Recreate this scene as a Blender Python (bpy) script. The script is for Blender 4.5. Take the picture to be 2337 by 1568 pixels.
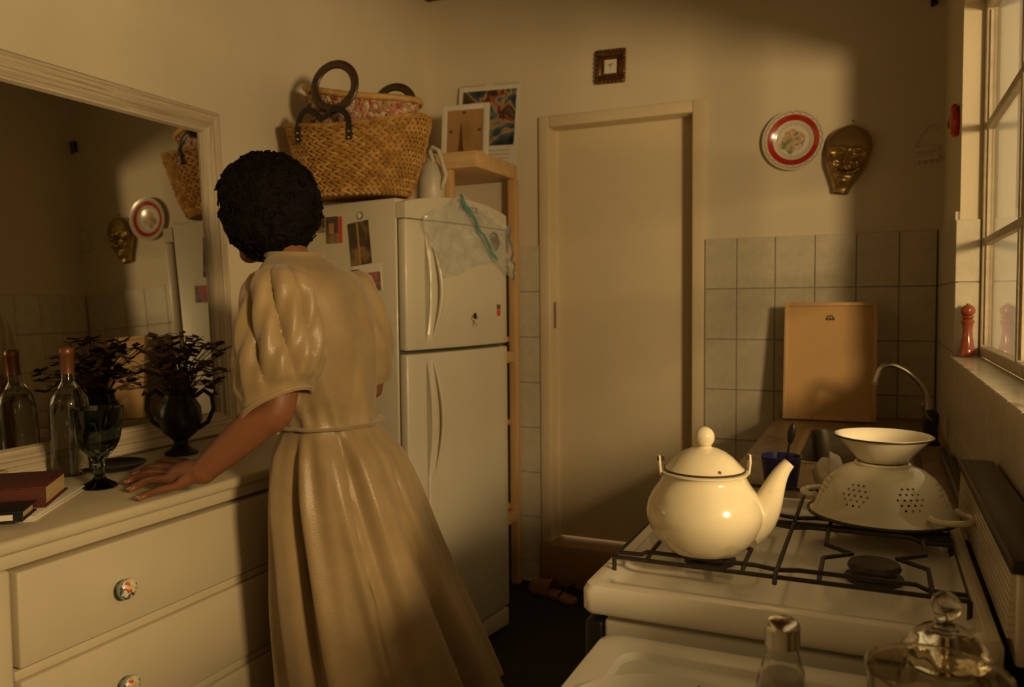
import bpy, bmesh, math, random
from mathutils import Vector, Matrix, noise
random.seed(7)
for o in list(bpy.data.objects): bpy.data.objects.remove(o)
SC = bpy.context.scene
COL = SC.collection
PI = math.pi
# ------------------------------------------------------------------ camera
W, H, F = 2337, 1568, 1834.8
YAW, PITCH, ROLL = 0.42561, -0.051252, 0.009153
CAM = Vector((0, 0, 1.30))
_f = Vector((-math.sin(YAW)*math.cos(PITCH), math.cos(YAW)*math.cos(PITCH), math.sin(PITCH)))
_r0 = Vector((math.cos(YAW), math.sin(YAW), 0)); _d0 = _f.cross(_r0)
_r = _r0*math.cos(ROLL) + _d0*math.sin(ROLL); _d = -_r0*math.sin(ROLL) + _d0*math.cos(ROLL)
cam = bpy.data.objects.new('camera', bpy.data.cameras.new('camera')); COL.objects.link(cam)
m = Matrix((_r, -_d, -_f)).transposed().to_4x4(); m.translation = CAM; cam.matrix_world = m
cam.data.sensor_width = 36; cam.data.lens = 36*F/W; cam.data.clip_start = 0.02
cam.data.dof.use_dof = True; cam.data.dof.focus_distance = 1.5; cam.data.dof.aperture_fstop = 5.0
SC.camera = cam
# ------------------------------------------------------------------ light
wd = bpy.data.worlds.new('hazy_evening_sky'); SC.world = wd; wd.use_nodes = True
wd.node_tree.nodes['Background'].inputs[0].default_value = (1.0, 0.72, 0.36, 1)
wd.node_tree.nodes['Background'].inputs[1].default_value = 1.15
def lamp(name, loc, power, col, rad):
    l = bpy.data.lights.new(name, 'POINT'); l.energy = power; l.color = col; l.shadow_soft_size = rad
    o = bpy.data.objects.new(name, l); o.location = loc; COL.objects.link(o); return o
lamp('window_right_offscreen', (1.55, 0.0, 1.78), 390, (1.0, 0.70, 0.35), 0.19)
SC.view_settings.view_transform = 'Standard'; SC.view_settings.look = 'None'
SC.view_settings.gamma = 1; SC.view_settings.use_curve_mapping = False
SC.view_settings.exposure = -0.50
# ------------------------------------------------------------------ pixel helpers (directions only; the depth comes from the named plane)
def ray(x, y): return _r*((x-W/2)/F) + _d*((y-H/2)/F) + _f
def PZ(x, y, z): d = ray(x, y); return CAM + d*((z-CAM.z)/d.z)
def PX(x, y, X): d = ray(x, y); return CAM + d*(X/d.x)
def PY(x, y, Y): d = ray(x, y); return CAM + d*(Y/d.y)
def PD(x, y, dep): return CAM + ray(x, y)*dep
# ------------------------------------------------------------------ mesh builder
def V(*a): return Vector(a)
class MB:
    def __init__(s): s.v = []; s.f = []
    def add(s, vs, fs):
        b = len(s.v); s.v += [Vector(v) for v in vs]; s.f += [[i+b for i in f] for f in fs]; return s
    def box(s, x0, x1, y0, y1, z0, z1, M=None):
        vs = [V(x, y, z) for z in (z0, z1) for y in (y0, y1) for x in (x0, x1)]
        if M: vs = [M @ v for v in vs]
        return s.add(vs, [(0,2,3,1),(4,5,7,6),(0,1,5,4),(2,6,7,3),(0,4,6,2),(1,3,7,5)])
    def cbox(s, x0, x1, y0, y1, z0, z1, axis, c):        # box whose face at the +axis end is chamfered by c
        ax = 'xyz'.index(axis[1]); sg = 1 if axis[0] == '+' else -1
        lo = [x0, y0, z0]; hi = [x1, y1, z1]; a, b = [i for i in range(3) if i != ax]
        back, front = (lo[ax], hi[ax]) if sg > 0 else (hi[ax], lo[ax])
        rings = []
        for t, ins in ((back, 0), (front - sg*c, 0), (front, c)):
            for (p, q) in ((lo[a]+ins, lo[b]+ins), (hi[a]-ins, lo[b]+ins), (hi[a]-ins, hi[b]-ins), (lo[a]+ins, hi[b]-ins)):
                w = [0, 0, 0]; w[ax] = t; w[a] = p; w[b] = q; rings.append(w)
        fs = [(0,1,2,3)[::-1], (8,9,10,11)]
        for k in (0, 4):
            for i in range(4): fs.append((k+i, k+(i+1) % 4, k+4+(i+1) % 4, k+4+i))
        return s.add(rings, fs)
    def lathe(s, prof, n=32, c=(0,0,0), ax=None, mod=None, a0=0.0, a1=2*PI):
        c = Vector(c); full = abs(a1-a0-2*PI) < 1e-6; k = n if full else n+1
        vs = []
        for (r, z) in prof:
            for i in range(k):
                a = a0 + (a1-a0)*i/n; rr = r*(mod(a, z) if mod else 1)
                p = V(rr*math.cos(a), rr*math.sin(a), z)
                vs.append(c + (ax @ p if ax else p))
        fs = []
        for j in range(len(prof)-1):
            for i in range(n):
                i2 = (i+1) % k
                fs.append((j*k+i, j*k+i2, (j+1)*k+i2, (j+1)*k+i))
        if full:
            if prof[0][0] > 1e-5: fs.append(tuple(range(k))[::-1])
            if prof[-1][0] > 1e-5: fs.append(tuple((len(prof)-1)*k+i for i in range(k)))
        return s.add(vs, fs)
    def tube(s, path, r, n=10, closed=False, flat=1.0, up=None, cap=True):
        P = [Vector(p) for p in path]; N = len(P)
        rr = r if isinstance(r, (list, tuple)) else [r]*N
        T = []
        for i in range(N):
            a = P[(i-1) % N] if (closed or i > 0) else P[i]; b = P[(i+1) % N] if (closed or i < N-1) else P[i]
            T.append((b-a).normalized())
        u = Vector(up) if up else (V(0,0,1) if abs(T[0].z) < .9 else V(1,0,0))
        vs = []
        for i in range(N):
            u = (u - T[i]*u.dot(T[i]));
            u = u.normalized() if u.length > 1e-6 else T[i].orthogonal().normalized()
            w = T[i].cross(u)
            for k in range(n):
                a = 2*PI*k/n; vs.append(P[i] + u*(math.cos(a)*rr[i]*flat) + w*(math.sin(a)*rr[i]))
        fs = []
        for i in range(N if closed else N-1):
            j = (i+1) % N
            for k in range(n):
                k2 = (k+1) % n; fs.append((i*n+k, i*n+k2, j*n+k2, j*n+k))
        if cap and not closed: fs.append(tuple(range(n))[::-1]); fs.append(tuple((N-1)*n+k for k in range(n)))
        return s.add(vs, fs)
    def prism(s, poly, t0, t1, fn):                      # poly (a,b), fn(a,b,t) -> point
        n = len(poly); vs = [fn(a, b, t0) for a, b in poly] + [fn(a, b, t1) for a, b in poly]
        fs = [tuple(range(n))[::-1], tuple(range(n, 2*n))] + [(i, (i+1) % n, n+(i+1) % n, n+i) for i in range(n)]
        return s.add(vs, fs)
    def grid(s, fn, nu, nv, wrap=False):
        k = nu if wrap else nu+1
        vs = [fn(i/nu, j/nv) for j in range(nv+1) for i in range(k)]
        fs = [(j*k+i, j*k+(i+1) % k, (j+1)*k+(i+1) % k, (j+1)*k+i) for j in range(nv) for i in range(nu)]
        return s.add(vs, fs)
    def ball(s, c, rx, ry=None, rz=None, n=16, m=10, M=None):
        ry = ry or rx; rz = rz or rx; c = Vector(c)
        vs = [V(0,0,-rz)]; 
        for j in range(1, m):
            t = PI*j/m - PI/2
            for i in range(n):
                a = 2*PI*i/n; vs.append(V(rx*math.cos(t)*math.cos(a), ry*math.cos(t)*math.sin(a), rz*math.sin(t)))
        vs.append(V(0,0,rz)); last = len(vs)-1
        fs = [(0, 1+(i+1) % n, 1+i) for i in range(n)]
        for j in range(m-2):
            for i in range(n): fs.append((1+j*n+i, 1+j*n+(i+1) % n, 1+(j+1)*n+(i+1) % n, 1+(j+1)*n+i))
        b = 1+(m-2)*n
        fs += [(b+i, b+(i+1) % n, last) for i in range(n)]
        return s.add([c + (M @ v if M else v) for v in vs], fs)
    def mesh(s, name, smooth=False, bevel=0, seg=2, flip=True):
        me = bpy.data.meshes.new(name); me.from_pydata([tuple(v) for v in s.v], [], s.f)
        bm = bmesh.new(); bm.from_mesh(me)
        if bevel:
            bmesh.ops.remove_doubles(bm, verts=bm.verts, dist=1e-6)
            bmesh.ops.bevel(bm, geom=[e for e in bm.edges if len(e.link_faces) == 2 and e.calc_face_angle(0) > .5], offset=bevel, segments=seg, affect='EDGES', profile=.5)
        if flip: bmesh.ops.recalc_face_normals(bm, faces=bm.faces)
        bm.to_mesh(me); bm.free()
        if smooth or bevel:
            for p in me.polygons: p.use_smooth = True
            me.set_sharp_from_angle(angle=math.radians(38 if not bevel else 50))
        return me
    def build(s, name, mat, parent=None, smooth=False, bevel=0, seg=2, loc=None):
        me = s.mesh(name, smooth, bevel, seg); me.materials.append(mat)
        return link(name, me, parent, loc)
def link(name, me, parent=None, loc=None):
    o = bpy.data.objects.new(name, me); COL.objects.link(o)
    if parent: o.parent = parent
    if loc is not None: o.location = loc
    return o
def tag(o, label, cat, group=None):
    o['label'] = label; o['category'] = cat
    if group: o['group'] = group
    return o
def thing(name, label, cat, loc=(0,0,0), rotz=0, group=None, rot=None):
    o = bpy.data.objects.new(name, None); COL.objects.link(o); o.location = loc; o.empty_display_size = .05
    o.rotation_euler = rot if rot else (0, 0, rotz); return tag(o, label, cat, group)
def struct(o): o['kind'] = 'structure'; return o
def stuff(o): o['kind'] = 'stuff'; return o
def rz(a): return Matrix.Rotation(a, 4, 'Z')
def apply_mods(o):
    dg = bpy.context.evaluated_depsgraph_get(); dg.update()
    me = bpy.data.meshes.new_from_object(o.evaluated_get(dg)); o.modifiers.clear(); o.data = me; return o
def carve(o, cutter):                                    # cut real holes: the cutter mesh is used up
    ct = cutter.build('hole_cutter', MT['black']); ct.parent = o.parent; ct.matrix_parent_inverse = o.matrix_parent_inverse
    md = o.modifiers.new('holes', 'BOOLEAN'); md.object = ct; md.operation = 'DIFFERENCE'; md.solver = 'EXACT'
    apply_mods(o); bpy.data.objects.remove(ct); return o
# ------------------------------------------------------------------ materials
def nodes(name):
    mt = bpy.data.materials.new(name); mt.use_nodes = True; nt = mt.node_tree
    return mt, nt, nt.nodes['Principled BSDF']
def N(nt, t, **kw):
    n = nt.nodes.new(t)
    for k, v in kw.items():
        if k in n.inputs: n.inputs[k].default_value = v
        else: setattr(n, k, v)
    return n
def ramp(nt, stops, interp='LINEAR'):
    r = nt.nodes.new('ShaderNodeValToRGB'); r.color_ramp.interpolation = interp; e = r.color_ramp.elements
    while len(e) < len(stops): e.new(.5)
    for x, (p, c) in zip(e, stops): x.position = p; x.color = (*c, 1)
    return r
def M_(name, col, rough=.5, metal=0, var=.12, scale=12, bump=0, bscale=60, coat=0, sheen=0, stretch=None, dirt=None, spec=.5, coords='Object', trans=0, alpha=1, ior=1.45):
    mt, nt, b = nodes(name); L = nt.links.new
    tc = N(nt, 'ShaderNodeTexCoord'); src = tc.outputs[coords]
    if stretch:
        mp = N(nt, 'ShaderNodeMapping'); mp.inputs['Scale'].default_value = stretch; L(src, mp.inputs[0]); src = mp.outputs[0]
    nz = N(nt, 'ShaderNodeTexNoise', Scale=scale, Detail=6, Roughness=.6); L(src, nz.inputs['Vector'])
    c0 = [max(0, c*(1-var)) for c in col]; c1 = [min(1, c*(1+var)) for c in col]
    rp = ramp(nt, [(.3, c0), (.7, c1)]); L(nz.outputs[0], rp.inputs[0]); out = rp.outputs[0]
    if dirt:                                             # blotches of wear of their own shape: (colour, scale, threshold)
        n2 = N(nt, 'ShaderNodeTexNoise', Scale=dirt[1], Detail=8, Roughness=.7); L(src, n2.inputs['Vector'])
        r2 = ramp(nt, [(dirt[2], (0,0,0)), (min(1, dirt[2]+.12), (1,1,1))]); L(n2.outputs[0], r2.inputs[0])
        mx = N(nt, 'ShaderNodeMix', data_type='RGBA'); L(r2.outputs[0], mx.inputs[0]); L(out, mx.inputs[6]); mx.inputs[7].default_value = (*dirt[0], 1); out = mx.outputs[2]
    L(out, b.inputs['Base Color'])
    b.inputs['Roughness'].default_value = rough; b.inputs['Metallic'].default_value = metal
    b.inputs['Specular IOR Level'].default_value = spec; b.inputs['Coat Weight'].default_value = coat
    b.inputs['Coat Roughness'].default_value = .08; b.inputs['Sheen Weight'].default_value = sheen
    b.inputs['Transmission Weight'].default_value = trans; b.inputs['Alpha'].default_value = alpha; b.inputs['IOR'].default_value = ior
    if bump:
        n3 = N(nt, 'ShaderNodeTexNoise', Scale=bscale, Detail=5); L(src, n3.inputs['Vector'])
        bp = N(nt, 'ShaderNodeBump', Strength=bump, Distance=.01); L(n3.outputs[0], bp.inputs['Height']); L(bp.outputs[0], b.inputs['Normal'])
    return mt
def M_wood(name, c0, c1, axis='x', rough=.55, scale=3.0, freq=14):
    mt, nt, b = nodes(name); L = nt.links.new
    tc = N(nt, 'ShaderNodeTexCoord'); mp = N(nt, 'ShaderNodeMapping')
    mp.inputs['Scale'].default_value = {'x': (.6, freq, freq), 'y': (freq, .6, freq), 'z': (freq, freq, .6)}[axis]
    L(tc.outputs['Object'], mp.inputs[0])
    nz = N(nt, 'ShaderNodeTexNoise', Scale=scale, Detail=7, Roughness=.62, Distortion=.6); L(mp.outputs[0], nz.inputs['Vector'])
    rp = ramp(nt, [(.28, c0), (.5, c1), (.72, [x*.8 for x in c0])]); L(nz.outputs[0], rp.inputs[0]); L(rp.outputs[0], b.inputs['Base Color'])
    b.inputs['Roughness'].default_value = rough
    bp = N(nt, 'ShaderNodeBump', Strength=.12, Distance=.005); L(nz.outputs[0], bp.inputs['Height']); L(bp.outputs[0], b.inputs['Normal'])
    return mt
def M_radial(name, stops, rmax, rough=.25, noise_c=None, coat=.6, interp='CONSTANT'):   # rings about the object's own z axis
    mt, nt, b = nodes(name); L = nt.links.new
    tc = N(nt, 'ShaderNodeTexCoord'); sp = N(nt, 'ShaderNodeSeparateXYZ'); L(tc.outputs['Object'], sp.inputs[0])
    cb = N(nt, 'ShaderNodeCombineXYZ'); L(sp.outputs[0], cb.inputs[0]); L(sp.outputs[1], cb.inputs[1])
    ln = N(nt, 'ShaderNodeVectorMath', operation='LENGTH'); L(cb.outputs[0], ln.inputs[0])
    dv = N(nt, 'ShaderNodeMath', operation='DIVIDE'); L(ln.outputs['Value'], dv.inputs[0]); dv.inputs[1].default_value = rmax
    rp = ramp(nt, stops, interp); L(dv.outputs[0], rp.inputs[0]); out = rp.outputs[0]
    if noise_c:                                          # (radius fraction, scale, ramp) painted motif in the middle
        nz = N(nt, 'ShaderNodeTexNoise', Scale=noise_c[1], Detail=3); L(tc.outputs['Object'], nz.inputs['Vector'])
        ng = N(nt, 'ShaderNodeMath', operation='MULTIPLY_ADD'); L(nz.outputs[0], ng.inputs[0]); ng.inputs[1].default_value = .5; L(dv.outputs[0], ng.inputs[2])
        lt = N(nt, 'ShaderNodeMath', operation='LESS_THAN'); L(ng.outputs[0], lt.inputs[0]); lt.inputs[1].default_value = noise_c[0]+.25
        n2 = N(nt, 'ShaderNodeTexNoise', Scale=noise_c[1]*1.4, Detail=4); L(tc.outputs['Object'], n2.inputs['Vector'])
        r2 = ramp(nt, noise_c[2], 'CONSTANT'); L(n2.outputs[0], r2.inputs[0])
        mx = N(nt, 'ShaderNodeMix', data_type='RGBA'); L(lt.outputs[0], mx.inputs[0]); L(out, mx.inputs[6]); L(r2.outputs[0], mx.inputs[7]); out = mx.outputs[2]
    L(out, b.inputs['Base Color']); b.inputs['Roughness'].default_value = rough; b.inputs['Coat Weight'].default_value = coat
    return mt
def M_patch(name, stops, scale, rough=.5, kind='voronoi', stretch=None, bump=0, coat=0):  # hard-edged colour patches: prints and patchwork
    mt, nt, b = nodes(name); L = nt.links.new
    tc = N(nt, 'ShaderNodeTexCoord'); src = tc.outputs['Object']
    if stretch:
        mp = N(nt, 'ShaderNodeMapping'); mp.inputs['Scale'].default_value = stretch; L(src, mp.inputs[0]); src = mp.outputs[0]
    if kind == 'voronoi':
        nz = N(nt, 'ShaderNodeTexVoronoi', Scale=scale); L(src, nz.inputs['Vector'])
        sp = N(nt, 'ShaderNodeSeparateXYZ'); L(nz.outputs['Color'], sp.inputs[0]); o = sp.outputs[0]; hgt = nz.outputs['Distance']
    else:
        nz = N(nt, 'ShaderNodeTexNoise', Scale=scale, Detail=3, Distortion=1.0); L(src, nz.inputs['Vector']); o = nz.outputs[0]; hgt = o
    rp = ramp(nt, stops, 'CONSTANT' if kind == 'voronoi' else 'LINEAR'); L(o, rp.inputs[0]); L(rp.outputs[0], b.inputs['Base Color'])
    b.inputs['Roughness'].default_value = rough; b.inputs['Coat Weight'].default_value = coat
    if bump:
        bp = N(nt, 'ShaderNodeBump', Strength=bump, Distance=.01, invert=True); L(hgt, bp.inputs['Height']); L(bp.outputs[0], b.inputs['Normal'])
    return mt
def M_glass(name, tint, rough=.02, clear=.85, ior=1.45):  # thin clear glass: transparent body with a fresnel reflection
    mt = bpy.data.materials.new(name); mt.use_nodes = True; nt = mt.node_tree; nt.nodes.clear(); L = nt.links.new
    out = N(nt, 'ShaderNodeOutputMaterial'); tr = N(nt, 'ShaderNodeBsdfTransparent'); tr.inputs[0].default_value = (*tint, 1)
    gl = N(nt, 'ShaderNodeBsdfGlossy', Roughness=rough); lw = N(nt, 'ShaderNodeLayerWeight', Blend=.5)
    pw = N(nt, 'ShaderNodeMath', operation='POWER'); L(lw.outputs['Facing'], pw.inputs[0]); pw.inputs[1].default_value = 5
    f0 = ((ior-1)/(ior+1))**2; ma = N(nt, 'ShaderNodeMath', operation='MULTIPLY_ADD'); L(pw.outputs[0], ma.inputs[0]); ma.inputs[1].default_value = 1-f0; ma.inputs[2].default_value = f0
    mx = N(nt, 'ShaderNodeMixShader'); L(ma.outputs[0], mx.inputs[0]); L(tr.outputs[0], mx.inputs[1]); L(gl.outputs[0], mx.inputs[2]); L(mx.outputs[0], out.inputs[0])
    return mt
MT = {}
def mats():
    m = MT
    m['plaster'] = M_('cream_plaster', (.71,.63,.47), .85, var=.05, scale=2.5, bump=.12, bscale=18)
    m['ceiling'] = M_wood('dark_ceiling_boards', (.085,.045,.02), (.12,.065,.03), 'y', .6)
    m['floor'] = M_('dark_flecked_floor', (.020,.019,.017), .75, var=.5, scale=60, bump=.25, bscale=160)
    m['tile'] = M_('beige_mottled_wall_tile', (.60,.55,.43), .32, var=.09, scale=34, bump=.03, bscale=30, coat=.15)
    m['grout'] = M_('grey_grout', (.34,.31,.24), .9)
    m['doorpaint'] = M_('cream_door_paint', (.70,.60,.42), .5, var=.04, scale=3, bump=.04, bscale=9)
    m['frame'] = M_('cream_frame_gloss_paint', (.72,.60,.41), .38, var=.05, scale=5)
    m['step'] = M_wood('worn_tan_step', (.34,.20,.08), (.42,.26,.11), 'x', .6)
    m['winframe'] = M_('painted_steel_window', (.55,.48,.36), .5, var=.15, scale=25, bump=.2, bscale=90)
    m['pane'] = M_glass('window_pane_glass', (.97,.96,.93), .015)
    m['pine'] = M_wood('knotty_pine', (.62,.38,.16), (.74,.50,.25), 'x', .5, 2.4, 11)
    m['pinez'] = M_wood('pine_upright', (.58,.33,.12), (.70,.45,.2), 'z', .5, 2.4, 11)
    m['enamel'] = M_('cream_enamel', (.80,.74,.57), .16, var=.03, scale=8, coat=.5, dirt=((.66,.55,.35), 7, .66))
    m['enamelk'] = M_('old_cream_kettle_enamel', (.74,.66,.47), .14, var=.06, scale=9, coat=.6, dirt=((.60,.46,.24), 10, .58), bump=.02, bscale=12)
    m['stove'] = M_('stained_white_stove_enamel', (.86,.81,.69), .2, var=.04, scale=5, coat=.4, dirt=((.60,.46,.26), 6, .66))
    m['white'] = M_('white_appliance_paint', (.78,.75,.65), .32, var=.03, scale=4, coat=.2)
    m['fridge'] = M_('off_white_fridge_enamel', (.60,.55,.43), .34, var=.03, scale=3, coat=.2, bump=.03, bscale=60)
    m['seal'] = M_('grey_rubber_seal', (.10,.095,.08), .6)
    m['iron'] = M_('black_iron_rod', (.022,.017,.013), .45, var=.4, scale=60, bump=.3, bscale=160, dirt=((.10,.045,.02), 40, .62))
    m['burner'] = M_('sooty_burner_cap', (.05,.04,.03), .42, metal=.4, var=.4, scale=50, bump=.15, bscale=90, dirt=((.16,.09,.045), 30, .6))
    m['black'] = M_('black_plastic', (.012,.011,.010), .4)
    m['dkmetal'] = M_('dark_brown_metal', (.06,.05,.04), .4, metal=.5)
    m['chrome'] = M_('worn_chrome', (.62,.58,.50), .22, metal=1, var=.08)
    m['steel'] = M_('brushed_steel', (.34,.31,.26), .34, metal=1, stretch=(1,30,1))
    m['counter'] = M_('worn_brown_worktop', (.30,.22,.13), .42, var=.28, scale=14, bump=.05, dirt=((.16,.11,.06), 5, .55))
    m['mdf'] = M_('tan_hardboard', (.58,.36,.15), .6, var=.05, scale=6)
    m['framewood'] = M_wood('pale_frame_wood', (.58,.36,.16), (.66,.43,.2), 'z', .45)
    m['dresser'] = M_('cream_dresser_paint', (.56,.49,.345), .45, var=.04, scale=5, bump=.05, bscale=14, dirt=((.40,.33,.20), 42, .735))
    m['mirrorframe'] = M_wood('limewashed_frame', (.34,.26,.16), (.64,.55,.40), 'y', .6, 3.4, 34)
    m['mirror'] = M_('silvered_mirror', (.56,.55,.51), .02, metal=1, var=.01)
    m['knob'] = M_patch('painted_ceramic_knob', [(0,(.75,.70,.52)),(.35,(.05,.09,.11)),(.5,(.66,.52,.22)),(.62,(.60,.10,.06)),(.74,(.75,.70,.52)),(.88,(.12,.22,.26))], 150, .2, coat=.7)
    m['knobrim'] = M_('pale_blue_glaze', (.25,.34,.34), .25, coat=.5)
    m['straw'] = M_('golden_straw', (.42,.225,.06), .5, var=.35, scale=30, bump=.1, bscale=200)
    m['straw2'] = M_('pale_straw', (.52,.31,.10), .5, var=.3, scale=30)
    m['strawin'] = M_('straw_lining', (.42,.225,.06), .7, var=.25)
    m['leather'] = M_('black_leather_strap', (.018,.014,.012), .45)
    m['ring'] = M_wood('dark_wooden_ring', (.035,.018,.009), (.06,.032,.016), 'x', .35)
    m['brass'] = M_('aged_brass', (.38,.26,.095), .34, metal=.8, var=.25, scale=16, dirt=((.20,.12,.04), 14, .62))
    m['gilt'] = M_('tarnished_gilt', (.19,.095,.03), .36, metal=.7, var=.5, scale=50)
    m['skin'] = M_('brown_skin', (.24,.095,.045), .45, var=.08, scale=14, bump=.04, bscale=120)
    m['nail'] = M_('finger_nail', (.48,.27,.17), .3)
    m['hair'] = M_('black_hair', (.006,.004,.003), .75, var=.4, scale=70, bump=.8, bscale=90, spec=.15)
    m['satin'] = M_('champagne_satin', (.36,.255,.13), .35, var=.16, scale=9, bump=.10, bscale=240, sheen=.3)
    m['brickred'] = M_('orange_lacquered_wood', (.27,.055,.02), .25, var=.15, coat=.6)
    m['redpaint'] = M_('red_paint', (.58,.05,.025), .35)
    m['blue'] = M_('dark_blue_enamel', (.035,.032,.16), .35, coat=.3)
    m['paper'] = M_('white_paper', (.74,.70,.60), .8, var=.04)
    m['card'] = M_('brown_card', (.38,.22,.085), .75)
    m['whiteframe'] = M_('white_frame_paint', (.70,.67,.57), .45, var=.04)
    m['glass'] = M_('clear_table_glass', (.93,.92,.88), .03, var=.01, trans=1, ior=1.46)
    m['amberglass'] = M_('smoky_tumbler_glass', (.80,.74,.58), .03, var=.02, trans=1, ior=1.48)
    m['greenglass'] = M_('dark_green_goblet_glass', (.20,.27,.25), .04, var=.02, trans=1, ior=1.5)
    m['bottleglass'] = M_('bottle_glass', (.72,.74,.68), .03, var=.02, trans=1, ior=1.48)
    m['plastic'] = M_('clear_plastic_film', (.62,.64,.60), .18, var=.3, scale=18, alpha=.34, bump=.5, bscale=30, coat=.6)
    m['seal_bg'] = M_('blue_green_zip_strip', (.10,.30,.27), .35, alpha=.8)
    m['bookred'] = M_('dark_red_book_cloth', (.10,.022,.015), .6, bump=.1, bscale=200)
    m['bookblk'] = M_('black_book_cover', (.012,.011,.011), .45)
    m['pages'] = M_('aged_page_edges', (.52,.36,.18), .8, var=.25, scale=10, stretch=(1,1,120))
    m['copper'] = M_('copper_foil', (.22,.085,.045), .4, metal=.5)
    m['urn'] = M_('dark_bronze_urn', (.016,.013,.010), .4, metal=.3, var=.4)
    m['dried'] = M_('dried_brown_leaf', (.085,.045,.018), .7, var=.6, scale=40)
    m['petal'] = M_('dried_cream_petal', (.42,.31,.16), .7, var=.3)
    m['sandal'] = M_('tan_leather', (.36,.20,.08), .55, var=.15)
    m['milk'] = M_('milky_plastic', (.66,.61,.48), .4, trans=.25)
    m['cloth'] = M_('crumpled_white_cloth', (.72,.66,.52), .8, bump=.2, bscale=60)
    m['photo'] = M_patch('dark_photo_print', [(.3,(.03,.022,.012)),(.5,(.07,.045,.02)),(.62,(.30,.18,.07)),(.7,(.04,.03,.015))], 9, .4, 'noise')
    m['pinkcard'] = M_patch('pink_print', [(.3,(.36,.07,.07)),(.5,(.50,.16,.13)),(.62,(.10,.13,.16)),(.8,(.42,.10,.09))], 26, .5, 'noise')
    m['bluecard'] = M_patch('blue_grey_print', [(.3,(.10,.115,.11)),(.5,(.16,.18,.16)),(.62,(.30,.10,.07)),(.66,(.14,.16,.15))], 14, .5, 'noise')
mats()
# ================================================================== THE ROOM
XL, XR, YB, YF, ZC = -1.965, 0.22, 3.40, -1.5, 2.73
DX0, DX1, DZ0, DZ1 = -1.395, -0.655, 0.195, 2.13
WY0, WY1, WZ0, WZ1 = -0.60, 2.70, 1.13, 2.15
struct(MB().box(XL-.1, .6, YF-.1, YB+.3, -.06, 0).build('floor', MT['floor']))
struct(MB().box(XL-.1, XR+.15, YF-.1, YB+.15, ZC, ZC+.06).build('ceiling', MT['ceiling']))
struct(MB().box(XL-.1, XL, YF-.1, YB+.1, 0, ZC).build('wall_left', MT['plaster']))
struct(MB().box(XL, XR, YF-.1, YF, 0, ZC).build('wall_front', MT['plaster']))
wb = struct(MB().box(XL, DX0, YB, YB+.15, 0, ZC).box(DX1, XR+.09, YB, YB+.15, 0, ZC).box(DX0, DX1, YB, YB+.15, DZ1, ZC).box(DX0, DX1, YB+.02, YB+.15, 0, DZ0-.03).build('wall_back', MT['plaster']))
wr = struct(MB().box(XR, XR+.09, YF, WY0, 0, ZC).box(XR, XR+.09, WY1, YB, 0, ZC).box(XR, XR+.09, WY0, WY1, 0, WZ0-.012).box(XR, XR+.09, WY0, WY1, WZ1, ZC).build('wall_right', MT['plaster'], bevel=0))
# --- wall tiles, every tile its own piece
_tc = {}
def tile(parent, kind, a0, a1, z0, z1):
    g = .0013; w = round(a1-a0-2*g, 4); h = round(z1-z0-2*g, 4); key = (kind, w, h)
    if key not in _tc:
        b = MB()
        if kind == 'back': b.cbox(0, w, -.010, 0, 0, h, '-y', .0016)
        elif kind == 'right': b.cbox(-.010, 0, 0, w, 0, h, '-x', .0016)
        else: b.cbox(0, w, -.010, 0, 0, h, '-y', .0016)
        me = b.mesh('tile'); me.materials.append(MT['tile']); _tc[key] = me
    t = link('tile', _tc[key], parent)
    if kind == 'back': t.location = (a0+g, YB-.003, z0+g)
    elif kind == 'right': t.location = (XR-.003, a0+g, z0+g)
    else: t.location = (a0+g, WY1-.001, z0+g)
rows = [1.555 - .208*i for i in range(8)] + [0.0]
cols = [DX1+.003, -.523, -.373, -.223, -.073, .077, XR-.016]
MB().box(DX1+.002, XR, YB-.003, YB, 0, 1.5535).box(XL, DX0-.002, YB-.003, YB, 0, 1.5535).build('grout', MT['grout'], wb)
for i in range(len(cols)-1):
    for j in range(len(rows)-1):
        if rows[j] < .80 and cols[i] > -.40: continue
        tile(wb, 'back', cols[i], cols[i+1], rows[j+1], rows[j])
for j in range(len(rows)-1):
    tile(wb, 'back', -1.548, DX0-.003, rows[j+1], rows[j])
MB().box(XR-.003, XR, .3, YB-.003, 0, WZ0-.012).box(XR-.003, XR, WY1, YB-.003, WZ0-.012, 1.5535).build('grout', MT['grout'], wr)
ys = [YB-.016 - .15*i for i in range(20)]
for i in range(len(ys)-1):
    for j in range(len(rows)-1):
        y1, y0, z0, z1 = ys[i], ys[i+1], rows[j+1], rows[j]
        if z1 < .7: continue
        if y0 >= WY1-.02:
            tile(wr, 'right', y0, y1, z0, z1)
        elif z0 < WZ0-.02:
            if y1 > WY1 > y0 and z1 > WZ0: pass
            tile(wr, 'right', y0, y1, z0, min(z1, WZ0-.014))
            if y1 > WY1+.02 and z1 > WZ0: tile(wr, 'right', WY1+.002, y1, WZ0-.014, z1)
        elif y1 > WY1+.02: tile(wr, 'right', WY1+.002, y1, z0, z1)
for (z0, z1) in ((WZ0, 1.347), (1.347, 1.53)): tile(wr, 'jamb', XR-.012, XR+.055, z0, z1)
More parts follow.
